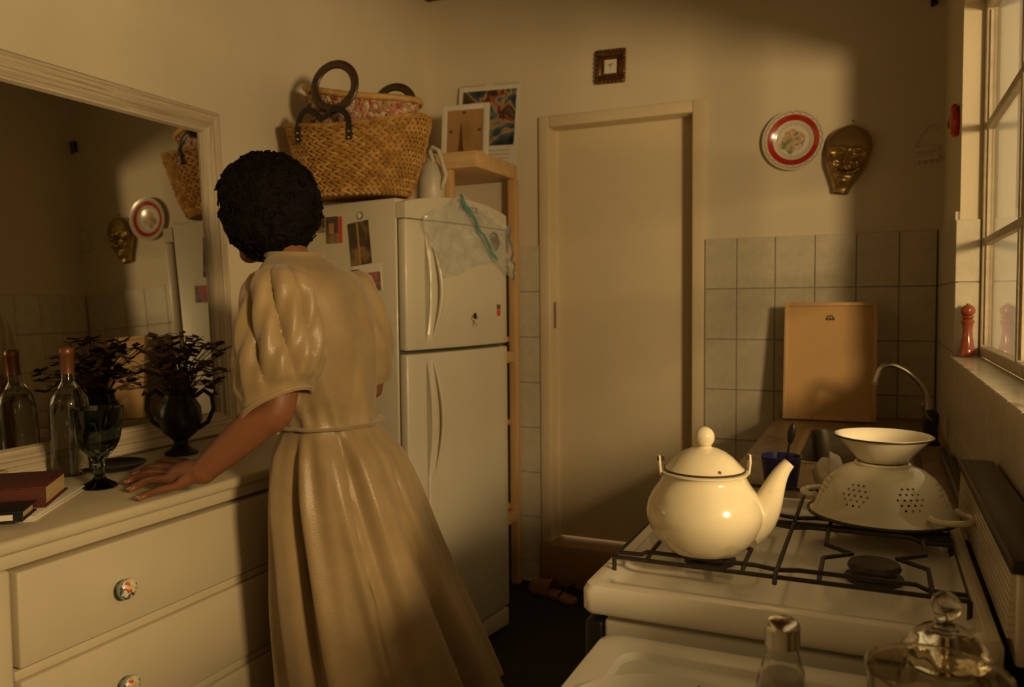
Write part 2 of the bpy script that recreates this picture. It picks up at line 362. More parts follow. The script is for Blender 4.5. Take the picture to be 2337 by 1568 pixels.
# --- door with its frame and step
d1 = struct(bpy.data.objects.new('door_1', None)); COL.objects.link(d1); d1.location = (0, 0, 0)
MB().box(DX0+.045, DX1-.045, YB+.085, YB+.125, DZ0+.012, DZ1-.045).build('door_leaf', MT['doorpaint'], d1, bevel=.002)
for nm, bx in (('jamb', (DX0, DX0+.05, DZ0, DZ1)), ('jamb', (DX1-.05, DX1, DZ0, DZ1)), ('head', (DX0+.05, DX1-.05, DZ1-.05, DZ1))):
    MB().box(bx[0], bx[1], YB-.016, YB+.15, bx[2], bx[3]).build(nm, MT['frame'], d1, bevel=.004)
MB().box(DX0+.05, DX0+.062, YB+.070, YB+.085, DZ0+.01, DZ1-.05).build('door_stop', MT['frame'], d1)
MB().box(DX1-.062, DX1-.05, YB+.070, YB+.085, DZ0+.01, DZ1-.05).build('door_stop', MT['frame'], d1)
MB().box(DX0+.047, DX0+.052, YB+.03, YB+.06, 1.18, 1.30).build('strike_plate', MT['steel'], d1)
struct(MB().box(DX0, DX1, YB-.03, YB+.15, 0.0, DZ0-.001).build('trim_1', MT['step'], bevel=.008))
# --- window: painted steel frame, muntins and nine panes
w1 = struct(bpy.data.objects.new('window_1', None)); COL.objects.link(w1)
WX0, WX1 = XR+.055, XR+.085
vy = [WY0+.012, .08, .735, 1.39, 2.045, WY1-.012]; hz = [WZ0+.016, 1.463, 1.79, WZ1-.016]
for y in (vy[0], vy[-1]): MB().box(WX0, WX1, y-.012, y+.012, WZ0, WZ1).build('side_frame', MT['winframe'], w1, bevel=.003)
for z in (hz[0], hz[3]): MB().box(WX0, WX1, vy[0]+.012, vy[-1]-.012, z-.014, z+.014).build('cross_frame', MT['winframe'], w1, bevel=.003)
for y in vy[1:-1]: MB().box(WX0+.002, WX1-.002, y-.011, y+.011, hz[0]+.014, hz[3]-.014).build('mullion', MT['winframe'], w1, bevel=.003)
for k in range(5):
    ya, yb = vy[k]+.012, vy[k+1]-.012
    for z in hz[1:3]: MB().box(WX0+.004, WX1-.004, ya, yb, z-.010, z+.010).build('muntin', MT['winframe'], w1, bevel=.003)
    for j in range(3): MB().box(WX0+.014, WX0+.017, ya, yb, hz[j]+.010, hz[j+1]-.010).build('pane', MT['pane'], w1)
    MB().tube([(WX0+.012, yb-.004, hz[0]+.02), (WX0+.012, yb-.004, hz[3]-.02)], .004, 6).build('putty_line', MT['winframe'], w1)
for i in range(24):
    y1 = WY1-.002-.145*i; y0 = max(WY0+.001, y1-.145)
    if y1-y0 < .02: continue
    MB().cbox(XR-.022, XR+.060, y0+.001, y1-.001, WZ0-.012, WZ0, '+z', .002).build('sill_tile', MT['tile'], w1)
# --- the ground outside
struct(MB().box(.605, 6.0, -3.0, 5.2, -.12, -.06).build('ground_yard', M_('yard_concrete', (.50,.44,.33), .9)))
# small fittings fixed on the walls
t = thing('curtain_bracket', 'short black curtain rod bracket high on the back wall near the window', 'bracket', (.180, YB, 2.41))
MB().box(-.012, .012, -.004, 0, -.03, .03).build('plate', MT['black'], t)
MB().tube([(0,0,.03), (0,-.03,.02), (-.006,-.035,-.045)], .007, 8).build('rod', MT['black'], t)
# ================================================================== STOVE
SX0, SX1, SY0, SY1, SZ = -.378, .142, 1.062, 1.705, .90
st = thing('gas_stove', 'old white enamel gas stove with black iron pan grates', 'stove', ((SX0+SX1)/2, (SY0+SY1)/2, 0))
ox, oy = -(SX0+SX1)/2, -(SY0+SY1)/2
def S(mb):
    for v in mb.v: v.x += ox; v.y += oy
    return mb
# hob: rim and recessed well in one pressed sheet
hob = MB()
def rect(ins, z, r=.02, n=6):
    pts = []
    x0, x1, y0, y1 = SX0+ins, SX1-ins, SY0+ins, SY1-ins
    for cx, cy, a0 in ((x1-r, y1-r, 0), (x0+r, y1-r, PI/2), (x0+r, y0+r, PI), (x1-r, y0+r, 1.5*PI)):
        for k in range(n+1): a = a0 + PI/2*k/n; pts.append(V(cx+r*math.cos(a), cy+r*math.sin(a), z))
    return pts
rings = [rect(.004, SZ-.042, .014), rect(0, SZ-.036, .016), rect(0, SZ-.010, .016), rect(.004, SZ-.002, .018), rect(.012, SZ, .018), rect(.028, SZ-.001, .02), rect(.040, SZ-.010, .022), rect(.055, SZ-.012, .03)]
k = len(rings[0]); hob.v = [p for r_ in rings for p in r_]
for j in range(len(rings)-1):
    for i in range(k): hob.f.append([j*k+i, j*k+(i+1) % k, (j+1)*k+(i+1) % k, (j+1)*k+i])
hob.f.append([(len(rings)-1)*k+i for i in range(k)]); hob.f.append(list(range(k))[::-1])
S(hob).build('hob', MT['stove'], st, smooth=True)
S(MB().box(SX0+.03, SX1-.004, SY0+.012, SY1-.012, .10, SZ-.052)).build('body', MT['white'], st, bevel=.006)
S(MB().box(SX0+.055, SX1-.03, SY0+.050, SY1-.050, SZ-.053, SZ-.041)).build('neck', MT['white'], st)
S(MB().box(SX0+.004, SX0+.0295, SY0+.006, SY1-.006, .10, SZ-.054)).build('oven_front', MT['black'], st, bevel=.004)
S(MB().tube([(SX0-.02, SY0+.08, .74), (SX0-.02, SY1-.08, .74)], .008, 10).tube([(SX0-.02, SY0+.1, .74), (SX0+.006, SY0+.1, .74)], .006, 8).tube([(SX0-.02, SY1-.1, .74), (SX0+.006, SY1-.1, .74)], .006, 8)).build('oven_handle', MT['chrome'], st)
for i in range(5): S(MB().lathe([(.016,0),(.016,.014),(.012,.02)], 16, (SX0+.004, SY0+.10+.1*i, .81), Matrix.Rotation(-PI/2, 4, 'Y'))).build('control_knob', MT['black'], st, smooth=True)
for x in (SX0+.06, SX1-.05):
    for y in (SY0+.05, SY1-.05): S(MB().lathe([(.02,0),(.018,.10)], 12, (x, y, 0))).build('foot', MT['black'], st)
# back guard against the window wall: dark cap over a ribbed cream vent
S(MB().box(SX1+.010, SX1+.050, SY0+.01, SY1-.01, SZ-.03, SZ+.082)).build('back_guard', MT['stove'], st, bevel=.004)
S(MB().box(SX1+.002, SX1+.060, SY0+.0, SY1-.0, SZ+.082, SZ+.100)).build('guard_cap', MT['dkmetal'], st, bevel=.004)
for i in range(9):
    z = SZ+.003+i*.0087
    S(MB().box(SX1+.005-.0004*(9-i), SX1+.010, SY0+.014, SY1-.014, z, z+.0058)).build('vent_rib', MT['stove'], st)
# burners
BUR = [(-.235,1.27,1), (.002,1.275,1), (-.235,1.58,1), (.005,1.58,1)]
for (x, y, s) in BUR:
    S(MB().lathe([(.040,SZ-.013),(.040,SZ-.006),(.030,SZ-.004),(.030,SZ+.004),(.024,SZ+.005)], 28, (x, y, 0))).build('burner_base', MT['dkmetal'], st, smooth=True)
    S(MB().lathe([(0,SZ+.004),(.035,SZ+.004),(.037,SZ+.008),(.034,SZ+.014),(.022,SZ+.0155),(0,SZ+.015)], 28, (x, y, 0))).build('burner_cap', MT['burner'], st, smooth=True)
# pan grates (two), built of bent rods
GZ = SZ+.019; GR = .0034
def rod(p, parent, nm='rod'): S(MB().tube(p, GR, 8)).build(nm, MT['iron'], parent, smooth=True)
for (y0, y1, by) in ((1.140, 1.412, 1.272), (1.432, 1.692, 1.58)):
    x0, x1, xm = -.352, .112, -.122
    g = bpy.data.objects.new('pan_grate', None); COL.objects.link(g); g.parent = st
    fr = [(x0,y0),(x1,y0),(x1,y1),(x0,y1)]
    S(MB().tube([(x, y, GZ) for x, y in fr], GR, 8, closed=True)).build('rim_rod', MT['iron'], g)
    rod([(xm, y0-.012, GZ-.006), (xm, y0, GZ+.004), (xm, (y0+y1)/2, GZ+.005), (xm, y1, GZ+.004)], g)
    for yy in (y0+.022, y1-.022):
        rod([(x0, yy, GZ), (x0+.035, yy, GZ+.001), (x0+.045, yy, GZ+.006), (xm-.03, yy, GZ+.006), (xm, yy, GZ+.003), (xm+.03, yy, GZ+.006), (x1-.06, yy, GZ+.006), (x1-.045, yy, GZ), (x1, yy, GZ)], g)
    for bx in (-.235, .002):
        for s in (-1, 1):
            X = bx + s*.068
            rod([(X, y0, GZ), (X, y0+.03, GZ+.005), (X, by-.038, GZ+.006), (bx+s*.030, by-.004, GZ+.006), (X, by+.030, GZ+.006), (X, y1-.04, GZ+.006), (X+s*.004, y1, GZ)], g)
    for x, y in fr: rod([(x, y, GZ), (x, y, SZ-.010)], g, 'foot')
S(MB().tube([(x, y, SZ-.008) for x, y in ((-.352,1.085),(-.350,1.10),(-.346,1.11),(-.35,1.125),(-.348,1.142))], .0024, 6)).build('rust_chip', M_('rust', (.16,.06,.02), .8), st)
# ================================================================== KETTLE
kx, ky = PZ(1607, 1253, .928).xy; KZ = SZ+.0285
ke = thing('enamel_kettle', 'cream enamel kettle with round lid knob and curved spout on the grate', 'kettle', (kx, ky, KZ), YAW)
MB().lathe([(0,0),(.050,0),(.056,.002),(.066,.012),(.0775,.028),(.0845,.046),(.0855,.058),(.082,.074),(.0745,.088),(.0665,.099),(.062,.107),(.0605,.112),(.0615,.115),(.0645,.1165),(.0645,.1185),(.060,.1195),(.055,.117),(0,.117)], 56).build('body', MT['enamelk'], ke, smooth=True)
lid = MB().lathe([(.0560,.1175),(.0590,.1195),(.0590,.1215),(.0560,.1235),(.0505,.1295),(.0420,.1385),(.0310,.1465),(.0200,.1515),(.0120,.1535),(.0105,.155),(0,.155)], 48).build('lid', MT['enamelk'], ke, smooth=True)
MB().ball((0,0,.1685), .0150, .0150, .0158, 24, 16).lathe([(.009,.151),(.0105,.156)], 20).build('lid_knob', MT['enamelk'], lid, smooth=True)
MB().lathe([(.0592,.1190),(.0602,.1200),(.0602,.1212),(.0592,.1222)], 48).build('lid_band', MT['dkmetal'], lid, smooth=True)
carve(lid, MB().lathe([(.0030,-.008),(.0030,.006)], 12, (.009,-.0535,.1268), Matrix.Rotation(.95, 4, 'X')))
sp = []; srr = []
for i in range(13):
    t_ = i/12; q = (1-t_)**3*V(.062,0,.034) + 3*(1-t_)**2*t_*V(.103,0,.050) + 3*(1-t_)*t_**2*V(.096,0,.100) + t_**3*V(.1265,0,.1285)
    sp.append(q); srr.append(.0235*(1-t_)**1.15 + .0088)
spo = MB().tube(sp, srr, 20).build('spout', MT['enamelk'], ke, smooth=True)
tdir = (sp[-1]-sp[-3]).normalized(); carve(spo, MB().tube([sp[-1]-tdir*.028, sp[-1]+tdir*.006], [.0062,.0066], 16))
for s in (-1, 1):
    lg = MB().prism([(-.006,-.012),(.006,-.012),(.0065,.004),(.004,.016),(-.004,.016),(-.0065,.004)], s*.0640, s*.0665, lambda a, b, t: V(t + s*.002*(b > 0), a, .126+b)).box(min(s*.053,s*.066), max(s*.053,s*.066), -.006, .006, .1125, .1155).build('handle_lug', MT['enamelk'], ke)
    MB().lathe([(0,-.004),(.0032,-.004),(.0032,.006),(0,.006)], 10, (s*.066,0,.137), Matrix.Rotation(PI/2, 4, 'Y')).build('lug_bolt', MT['dkmetal'], lg)
# ================================================================== COLANDER WITH BOWL
cx, cy = PZ(2036, 1176, .928).xy; cx -= .016; CZ = SZ+.0285
co = thing('enamel_colander', 'cream enamel colander standing upside down on the far stove grate', 'colander', (cx, cy, CZ), YAW)
prof = [(.119,.0),(.120,.003),(.117,.006),(.110,.012),(.105,.026),(.096,.048),(.083,.066),(.066,.079),(.048,.086),(.036,.0885)]
inn = [(max(0,r-.0022), max(0,z-.0022)) for r, z in prof[2:]]
body = MB().lathe(prof + [(0,.0885)], 72)
shell = MB(); pr = [(.1185,.0035)] + [(r, z) for r, z in prof[1:]] + [(0,.0885)] + [(0,.0863)] + [(r-.002, z-.002) for r, z in reversed(prof[3:])] + [(.112,.0035)]
shell.lathe(pr, 72); 
shell.f = [f for f in shell.f if len(f) == 4]
n_ = 72; L_ = len(pr)
for i in range(n_): shell.f.append([(L_-1)*n_+i, (L_-1)*n_+(i+1) % n_, (i+1) % n_, i])
cb = shell.build('shell', MT['enamel'], co, smooth=True)
cut = MB()
def dome(a, h):
    for (r0, z0), (r1, z1) in zip(prof, prof[1:]):
        if z0 <= h <= z1:
            t = (h-z0)/max(1e-6, z1-z0); r = r0+(r1-r0)*t
            nrm = V((z1-z0)*math.cos(a), (z1-z0)*math.sin(a), r0-r1).normalized(); return V(r*math.cos(a), r*math.sin(a), h), nrm
for c in range(7):
    ca = -PI/2 + .023 + (c-3)*2*PI/7
    for i in range(5):
        for j in range(-2, 3):
            u = (j + .5*(i % 2))*.0098; h = .0475 + (i-2)*.0078
            if (u/.021)**2 + ((h-.0475)/.018)**2 > 1.12: continue
            p, nr = dome(ca + u/.092, h)
            q = nr.to_track_quat('Z', 'Y').to_matrix().to_4x4()
            cut.lathe([(.00215,-.006),(.00215,.006)], 8, p, q)
ct = cut.build('hole_cutter', MT['black']); ct.parent = co
md = cb.modifiers.new('holes', 'BOOLEAN'); md.object = ct; md.operation = 'DIFFERENCE'; md.solver = 'EXACT'
apply_mods(cb); bpy.data.objects.remove(ct)
MB().tube([(.1192*math.cos(2*PI*i/72), .1192*math.sin(2*PI*i/72), .0032) for i in range(72)], .0030, 8, closed=True).build('rim', MT['dkmetal'], co, smooth=True)
MB().tube([(.042*math.cos(2*PI*i/40), .042*math.sin(2*PI*i/40), .089) for i in range(40)], .0032, 8, closed=True).build('foot_ring', MT['enamel'], co, smooth=True)
for a in (-.98, -.98+PI):
    ar, at = V(math.cos(a), math.sin(a), 0), V(-math.sin(a), math.cos(a), 0)
    pts = [ar*(.1045) + at*(-.040) + V(0,0,.022)]
    for i in range(11):
        b = -PI/2 + PI*i/10; pts.append(ar*(.113+.036*math.cos(b)) + at*(.040*math.sin(b)) + V(0,0,.018))
    pts.append(ar*.1045 + at*.040 + V(0,0,.022))
    MB().tube(pts, .0062, 12, flat=.8, up=(0,0,1)).build('handle', MT['enamel'], co, smooth=True)
bo = thing('enamel_bowl', 'small shallow cream enamel bowl balanced on the upturned colander', 'bowl', (cx, cy, CZ+.0925), YAW)
MB().lathe([(0,0),(.036,0),(.040,.002),(.050,.014),(.064,.030),(.074,.0405),(.077,.0435),(.0785,.0445),(.0775,.0460),(.074,.0450),(.064,.0345),(.052,.0205),(.038,.0065),(0,.004)], 64).build('body', MT['enamel'], bo, smooth=True)
MB().tube([(.0787*math.cos(2*PI*i/72), .0787*math.sin(2*PI*i/72), .0440) for i in range(72)], .0016, 8, closed=True).build('rim_line', MT['dkmetal'], bo, smooth=True)
# ================================================================== WORKTOP, SINK, TAP
WX, CT = -.345, .845
un = thing('sink_cabinet', 'low cabinet under the worn brown worktop along the window wall', 'cabinet', (-.07, 2.55, 0))
for (nm, bx) in (('side_panel', (-.25,.272,-.84,-.822,.08,CT-.042)), ('side_panel', (-.25,.272,.815,.833,.08,CT-.042)), ('back_panel', (.262,.272,-.821,.814,.08,CT-.042)), ('base_panel', (-.25,.261,-.821,.814,.08,.098)), ('front_rail', (-.25,-.232,-.821,.814,CT-.08,CT-.042))):
    MB().box(*bx).build(nm, MT['white'], un)
for k in range(4): 
    dd = MB().box(-.268, -.251, -.83+.416*k, -.83+.416*k+.41, .09, CT-.05).build('door', MT['white'], un, bevel=.003)
    MB().box(-.285, -.268, -.83+.416*k+.34, -.83+.416*k+.37, .62, .72).build('handle', MT['steel'], dd, bevel=.003)
MB().box(-.22, .27, -.83, .83, 0, .08).build('plinth', MT['black'], un)
kx0, kx1, ky0, ky1 = -.205, .105, 2.37, 3.00
wt = thing('worktop', 'worn brown worktop with an inset steel sink basin', 'worktop', (0, 0, CT-.04))
MB().box(WX, kx0, 1.712, YB-.014, 0, .04).box(kx1, XR-.014, 1.712, YB-.014, 0, .04).box(kx0, kx1, 1.712, ky0, 0, .04).box(kx0, kx1, ky1, YB-.014, 0, .04).build('slab', MT['counter'], wt)
def rr(x0, x1, y0, y1, r, z, n=6):
    p = []
    for ax, ay, a0 in ((x1-r,y1-r,0),(x0+r,y1-r,PI/2),(x0+r,y0+r,PI),(x1-r,y0+r,1.5*PI)):
        for k in range(n+1): a = a0+PI/2*k/n; p.append(V(ax+r*math.cos(a), ay+r*math.sin(a), z))
    return p
rg = [rr(kx0-.016,kx1+.016,ky0-.016,ky1+.016,.05,.0405), rr(kx0-.012,kx1+.012,ky0-.012,ky1+.012,.05,.0425), rr(kx0+.006,kx1-.006,ky0+.006,ky1-.006,.05,.0415), rr(kx0+.012,kx1-.012,ky0+.012,ky1-.012,.05,.03), rr(kx0+.022,kx1-.022,ky0+.022,ky1-.022,.05,-.11), rr(kx0+.05,kx1-.05,ky0+.05,ky1-.05,.05,-.13)]
b = MB(); k = len(rg[0]); b.v = [p for q in rg for p in q]
for j in range(len(rg)-1):
    for i in range(k): b.f.append([j*k+i, j*k+(i+1) % k, (j+1)*k+(i+1) % k, (j+1)*k+i])
b.f.append([(len(rg)-1)*k+i for i in range(k)])
bs = b.build('sink_basin', MT['steel'], wt, smooth=True)
MB().lathe([(0,-.128),(.03,-.128),(.032,-.1285)], 20, ((kx0+kx1)/2, (ky0+ky1)/2, 0)).build('drain', MT['dkmetal'], bs)
tp = thing('swan_neck_tap', 'chrome swan-neck tap bending over the sink', 'tap', (.158, 2.80, CT))
MB().lathe([(.028,0),(.028,.008),(.022,.012),(.021,.06),(.024,.066),(.024,.095),(.018,.105),(.013,.11),(0,.11)], 24).build('base', MT['dkmetal'], tp, smooth=True)
def PT(x, y): return PY(x, y, 2.80) - V(.158, 2.80, CT)
pts = [V(-.002,0,.10), V(-.006,0,.128)]
ctl = [V(-.004,0,.10), V(-.010,0,.145), V(-.028,0,.185), V(-.062,0,.222), V(-.092,0,.240), V(-.114,0,.246), V(-.132,0,.242), V(-.146,0,.228), V(-.153,0,.207), V(-.158,0,.190)]
fine = []
for i in range(len(ctl)-1):
    p0, p1, p2, p3 = ctl[max(0,i-1)], ctl[i], ctl[i+1], ctl[min(len(ctl)-1,i+2)]
    for s in range(5):
        t = s/5; fine.append(.5*((2*p1)+(p2-p0)*t+(2*p0-5*p1+4*p2-p3)*t*t+(3*p1-p0-3*p2+p3)*t**3))
fine.append(ctl[-1])
MB().tube(fine, .0078, 14, up=(0,1,0)).build('spout', MT['chrome'], tp, smooth=True)
MB().lathe([(.0095,0),(.0095,.012)], 14, ctl[-1]-V(.001,0,.008)).build('aerator', MT['chrome'], tp)
MB().tube([(0,-.02,.082),(-.015,-.045,.095),(-.022,-.055,.112),(-.022,-.055,.135)], [.006,.006,.006,.008], 10).build('lever', MT['chrome'], tp, smooth=True)
hs = [PZ(2152, 1030, CT+.012), PZ(2164, 1060, CT+.012), PZ(2180, 1100, CT+.012), PZ(2196, 1140, CT+.012), PZ(2205, 1165, CT+.012)]
h0 = hs[0].copy(); tag(MB().tube([V(min(p.x, .188), p.y, p.z)-V(.188, h0.y, h0.z-.012) for p in hs], .0115, 10).build('rubber_hose', MT['black'], None, smooth=True, loc=(.188, h0.y, CT)), 'black rubber hose lying on the worktop along the tiled wall', 'hose')
# picture frame leaning with its back to the room
fp = PZ(1890, 964, CT); fy = 3.205
fr = thing('picture_frame_back', 'pale wooden picture frame leaning back to front against the tiles by the sink', 'picture frame', (PY(1891, 960, fy).x, fy, CT+.003), 0, rot=(-.155, 0, .02))
hw, hh = .163, .445
for (a0, a1, b0, b1) in ((-hw,-hw+.014,0,hh),(hw-.014,hw,0,hh),(-hw+.014,hw-.014,0,.014),(-hw+.014,hw-.014,hh-.014,hh)):
    MB().box(a0, a1, -.012, .012, b0, b1).build('moulding', MT['framewood'], fr, bevel=.0015)
bp = MB().box(-hw+.014, hw-.014, 0, .004, .014, hh-.014).build('backing_board', MT['mdf'], fr)
hg = MB()
for (x0, x1, z0, z1) in ((-.015,.015,0,.004),(-.010,.010,.014,.018),(-.015,-.009,.004,.010),(.009,.015,.004,.010),(-.010,-.007,.008,.015),(.007,.010,.008,.015),(-.003,.003,.003,.009)): hg.box(x0, x1, -.002, .0, .378+z0, .378+z1)
hg.build('hanger', MT['black'], bp)
# blue cup with a dark spoon, crumpled cloth
pc = PZ(1782, 1112, CT)
cu = thing('blue_cup', 'dark blue cup on the worktop behind the kettle spout', 'cup', (pc.x, 2.03, CT))
MB().lathe([(0,0),(.034,0),(.038,.006),(.047,.076),(.0485,.078),(.046,.078),(.036,.008),(0,.006)], 36).build('body', MT['blue'], cu, smooth=True)
so = thing('dark_spoon', 'dark spoon standing handle up in the blue cup', 'spoon', (pc.x+.004, 2.04, CT+.012))
MB().tube([(0,0,.0),(.006,.004,.05),(.014,.006,.095)], [.004,.003,.003], 8).build('shank', MT['black'], so, smooth=True)
MB().ball((.018,.007,.118), .009, .004, .026, 14, 10, Matrix.Rotation(.15, 4, 'Y')).build('handle', MT['black'], so, smooth=True)
pk = PZ(1897, 1120, CT)
cl = MB(); cl.ball((0,0,.038), .036, .032, .042, 26, 18)
for v in cl.v:
    n = v - V(0,0,.038); w = noise.noise(n*28)*.010 + abs(noise.noise(n*60+V(3,1,2)))*.006
    v += n.normalized()*w; v.z = max(0.0, v.z + (.012 if n.x > 0 else -.004)*(n.z > 0))
tag(cl.build('crumpled_cloth', MT['cloth'], None, smooth=True, loc=(pk.x-.005, 2.04, CT)), 'crumpled white cloth on the worktop behind the colander', 'cloth')
# ================================================================== NEAR CABINET AND WHAT STANDS ON IT
UZ = .85; UX0, UX1, UY0, UY1 = -.335, .190, .42, 1.034
fz = thing('white_cabinet', 'low white enamel cabinet with a raised rim top in front of the stove', 'cabinet', ((UX0+UX1)/2, (UY0+UY1)/2, 0))
ox2, oy2 = (UX0+UX1)/2, (UY0+UY1)/2
rg = []
def rU(ins, z, r): return [p - V(ox2, oy2, 0) for p in rr(UX0+ins, UX1-ins, UY0+ins, UY1-ins, r, z)]
rg = [rU(.006,UZ-.030,.02), rU(0,UZ-.026,.022), rU(0,UZ-.006,.022), rU(.004,UZ-.001,.024), rU(.012,UZ,.024), rU(.036,UZ,.026), rU(.042,UZ-.002,.028), rU(.046,UZ-.010,.03), rU(.058,UZ-.0125,.03)]
b = MB(); k = len(rg[0]); b.v = [p for q in rg for p in q]
for j in range(len(rg)-1):
    for i in range(k): b.f.append([j*k+i, j*k+(i+1) % k, (j+1)*k+(i+1) % k, (j+1)*k+i])
b.f.append([(len(rg)-1)*k+i for i in range(k)]); b.f.append(list(range(k))[::-1])
b.build('top', MT['white'], fz, smooth=True)
MB().box(UX0+.012-ox2, UX1-.008-ox2, UY0+.012-oy2, UY1-.012-oy2, .06, UZ-.030).build('body', MT['white'], fz, bevel=.008)
dr = MB().box(UX0-.004-ox2, UX0+.012-ox2, UY0+.02-oy2, UY1-.02-oy2, .08, UZ-.05).build('door', MT['white'], fz, bevel=.005)
MB().box(UX0-.02-ox2, UX0-.004-ox2, UY0+.06-oy2, UY0+.08-oy2, .5, .68).build('handle', MT['steel'], dr, bevel=.004)
for x in (UX0+.05, UX1-.05):
    for y in (UY0+.05, UY1-.05): MB().lathe([(.018,0),(.016,.06)], 12, (x-ox2, y-oy2, 0)).build('foot', MT['black'], fz)
TZ = UZ-.0123
# salt shaker
ss = thing('salt_shaker', 'swirl-ribbed glass salt shaker with a dented metal cap', 'salt shaker', (-.090, .915, TZ))
MB().lathe([(0,0),(.024,0),(.0262,.003),(.0270,.012),(.0262,.026),(.0225,.042),(.0178,.056),(.0158,.064),(.0156,.074),(.0150,.074),(.0148,.064),(.0165,.056),(.0212,.042),(.0248,.026),(.0255,.012),(.0245,.006),(0,.005)], 48, mod=lambda a, z: 1+.028*math.sin(12*(a+z*26))*(1 if .008 < z < .06 else 0)).build('body', MT['glass'], ss, smooth=True)
MB().lathe([(0,.0055),(.0238,.0062),(.0245,.012),(.0236,.026),(.0205,.040),(0,.043)], 32).build('salt', M_('salt_grains', (.70,.66,.55), .9, bump=.5, bscale=600), ss, smooth=True)
cp = MB().lathe([(.0168,.066),(.0178,.0665),(.0180,.082),(.0184,.0835),(.0176,.0855),(.0160,.0885),(.0125,.0905),(0,.0912)], 36).build('cap', MT['chrome'], ss, smooth=True)
hc = MB()
for i in range(7):
    a = 2*PI*i/6; r = 0 if i == 6 else .007
    hc.lathe([(.0011,-.004),(.0011,.004)], 8, (r*math.cos(a), r*math.sin(a), .0908))
carve(cp, hc)
# lidded glass jar, faceted tumbler
def facet(n, d): return lambda a, z: 1 - d*abs(math.sin(n*a/2))
jr = thing('glass_jar', 'clear glass jar closed by a faceted lid with a ball knob', 'jar', (.070, .940, TZ))
MB().lathe([(0,0),(.034,0),(.040,.005),(.044,.022),(.0435,.045),(.038,.058),(.0345,.061),(.0335,.060),(.036,.056),(.0415,.044),(.042,.022),(.038,.008),(0,.006)], 48).build('body', MT['glass'], jr, smooth=True)
jl = MB().lathe([(0,.0625),(.036,.0625),(.0425,.065),(.0430,.068),(.040,.075),(.032,.084),(.022,.091),(.012,.095),(.0095,.098),(0,.098)], 48, mod=facet(10, .06)).build('lid', MT['glass'], jr, smooth=True)
MB().ball((0,0,.110), .0145, .0145, .0125, 20, 12).build('knob', MT['glass'], jl, smooth=True)
jr.scale = (1.05, 1.05, 1.27); ss.scale = (1.05, 1.05, 1.22)
tb = thing('glass_tumbler', 'wide smoky faceted glass tumbler beside the lidded jar', 'glass', (.053, .782, TZ))
MB().lathe([(0,0),(.046,0),(.049,.004),(.0545,.07),(.0575,.132),(.0590,.1345),(.0575,.1355),(.0560,.132),(.0530,.07),(.0460,.008),(0,.007)], 14).build('body', MT['amberglass'], tb)
MB().tube([(.0583*math.cos(2*PI*i/64), .0583*math.sin(2*PI*i/64), .1345) for i in range(64)], .0013, 8, closed=True).build('rim', MT['amberglass'], tb, smooth=True)
# plate with red fruit
pl = thing('dinner_plate', 'plain white dinner plate on the raised rim cabinet', 'plate', (-.198, .806, TZ))
MB().lathe([(0,0),(.075,0),(.080,.004),(.085,.008),(.118,.018),(.1195,.0195),(.118,.0205),(.084,.0105),(.076,.006),(0,.005)], 64).build('body', MT['white'], pl, smooth=True)
tm = thing('red_tomato', 'ripe red tomato lying on the white dinner plate', 'tomato', (-.170, .858, TZ+.0055))
MB().ball((0,0,.017), .021, .020, .017, 24, 14).build('flesh', MT['redpaint'], tm, smooth=True)
MB().lathe([(.006,.0335),(.002,.035),(.0015,.039),(0,.039)], 8).build('stem', M_('green_stem', (.08,.12,.03), .7), tm)
def text(name, s, size, mat, parent, M, depth=.0008):
    c = bpy.data.curves.new(name, 'FONT'); c.body = s; c.size = size; c.extrude = depth; c.align_x = 'CENTER'; c.align_y = 'CENTER'
    o = bpy.data.objects.new(name, c); COL.objects.link(o)
    dg = bpy.context.evaluated_depsgraph_get(); dg.update()
    me = bpy.data.meshes.new_from_object(o.evaluated_get(dg)); bpy.data.objects.remove(o)
    me.transform(M); me.materials.clear(); me.materials.append(mat)
    return link(name, me, parent)
# ================================================================== DRESSER
DF, DB, DY0, DY1, DT = -1.385, -1.93, .862, 1.985, .892
ds = thing('chest_of_drawers', 'cream painted chest of drawers with painted ceramic knobs below the mirror', 'dresser', (0, 0, 0))
MB().box(DB, DF-.060, DY0, DY1, .07, DT-.028).build('carcass', MT['dresser'], ds)
MB().box(DB, DF+.014, DY0-.012, DY1+.012, DT-.026, DT).build('top', MT['dresser'], ds, bevel=.009, seg=3)
MB().box(DF-.059, DF-.001, DY0+.002, DY1-.002, .838, DT-.0265).build('apron', MT['dresser'], ds, bevel=.003)
for y in (DY0, DY1-.044): MB().box(DF-.059, DF, y, y+.044, 0, .837).build('stile', MT['dresser'], ds, bevel=.008)
for z in (.642, .437, .23, .06): MB().box(DF-.059, DF-.003, DY0+.045, DY1-.045, z-.010, z+.008).build('rail', MT['dresser'], ds, bevel=.002)
for y in (DY0+.005, DY1-.05):
    MB().box(DB+.01, DB+.05, y, y+.04, 0, .069).build('foot', MT['dresser'], ds)
for (z0, z1) in ((.654, .829), (.449, .630), (.242, .425), (.072, .218)):
    dw = MB().box(DF-.058, DF+.006, DY0+.050, DY1-.050, z0, z1).build('drawer', MT['dresser'], ds, bevel=.004)
    for y in (1.118, 1.725):
        R_ = Matrix.Rotation(PI/2, 4, 'Y'); zc = (z0+z1)/2 - (.006 if z0 > .6 else .002)
        kn = MB().lathe([(.009,0),(.009,.008),(.012,.012),(.0195,.018),(.0215,.024),(.0205,.028)], 28, (DF+.006, y, zc), R_).build('knob', MT['knobrim'], dw, smooth=True)
        b = MB().lathe([(.0205,.028),(.019,.031),(.012,.0345),(0,.036)], 28, (0,0,0), R_)
        f = b.build('knob_face', MT['knob'], kn, smooth=True, loc=(DF+.006, y, zc))
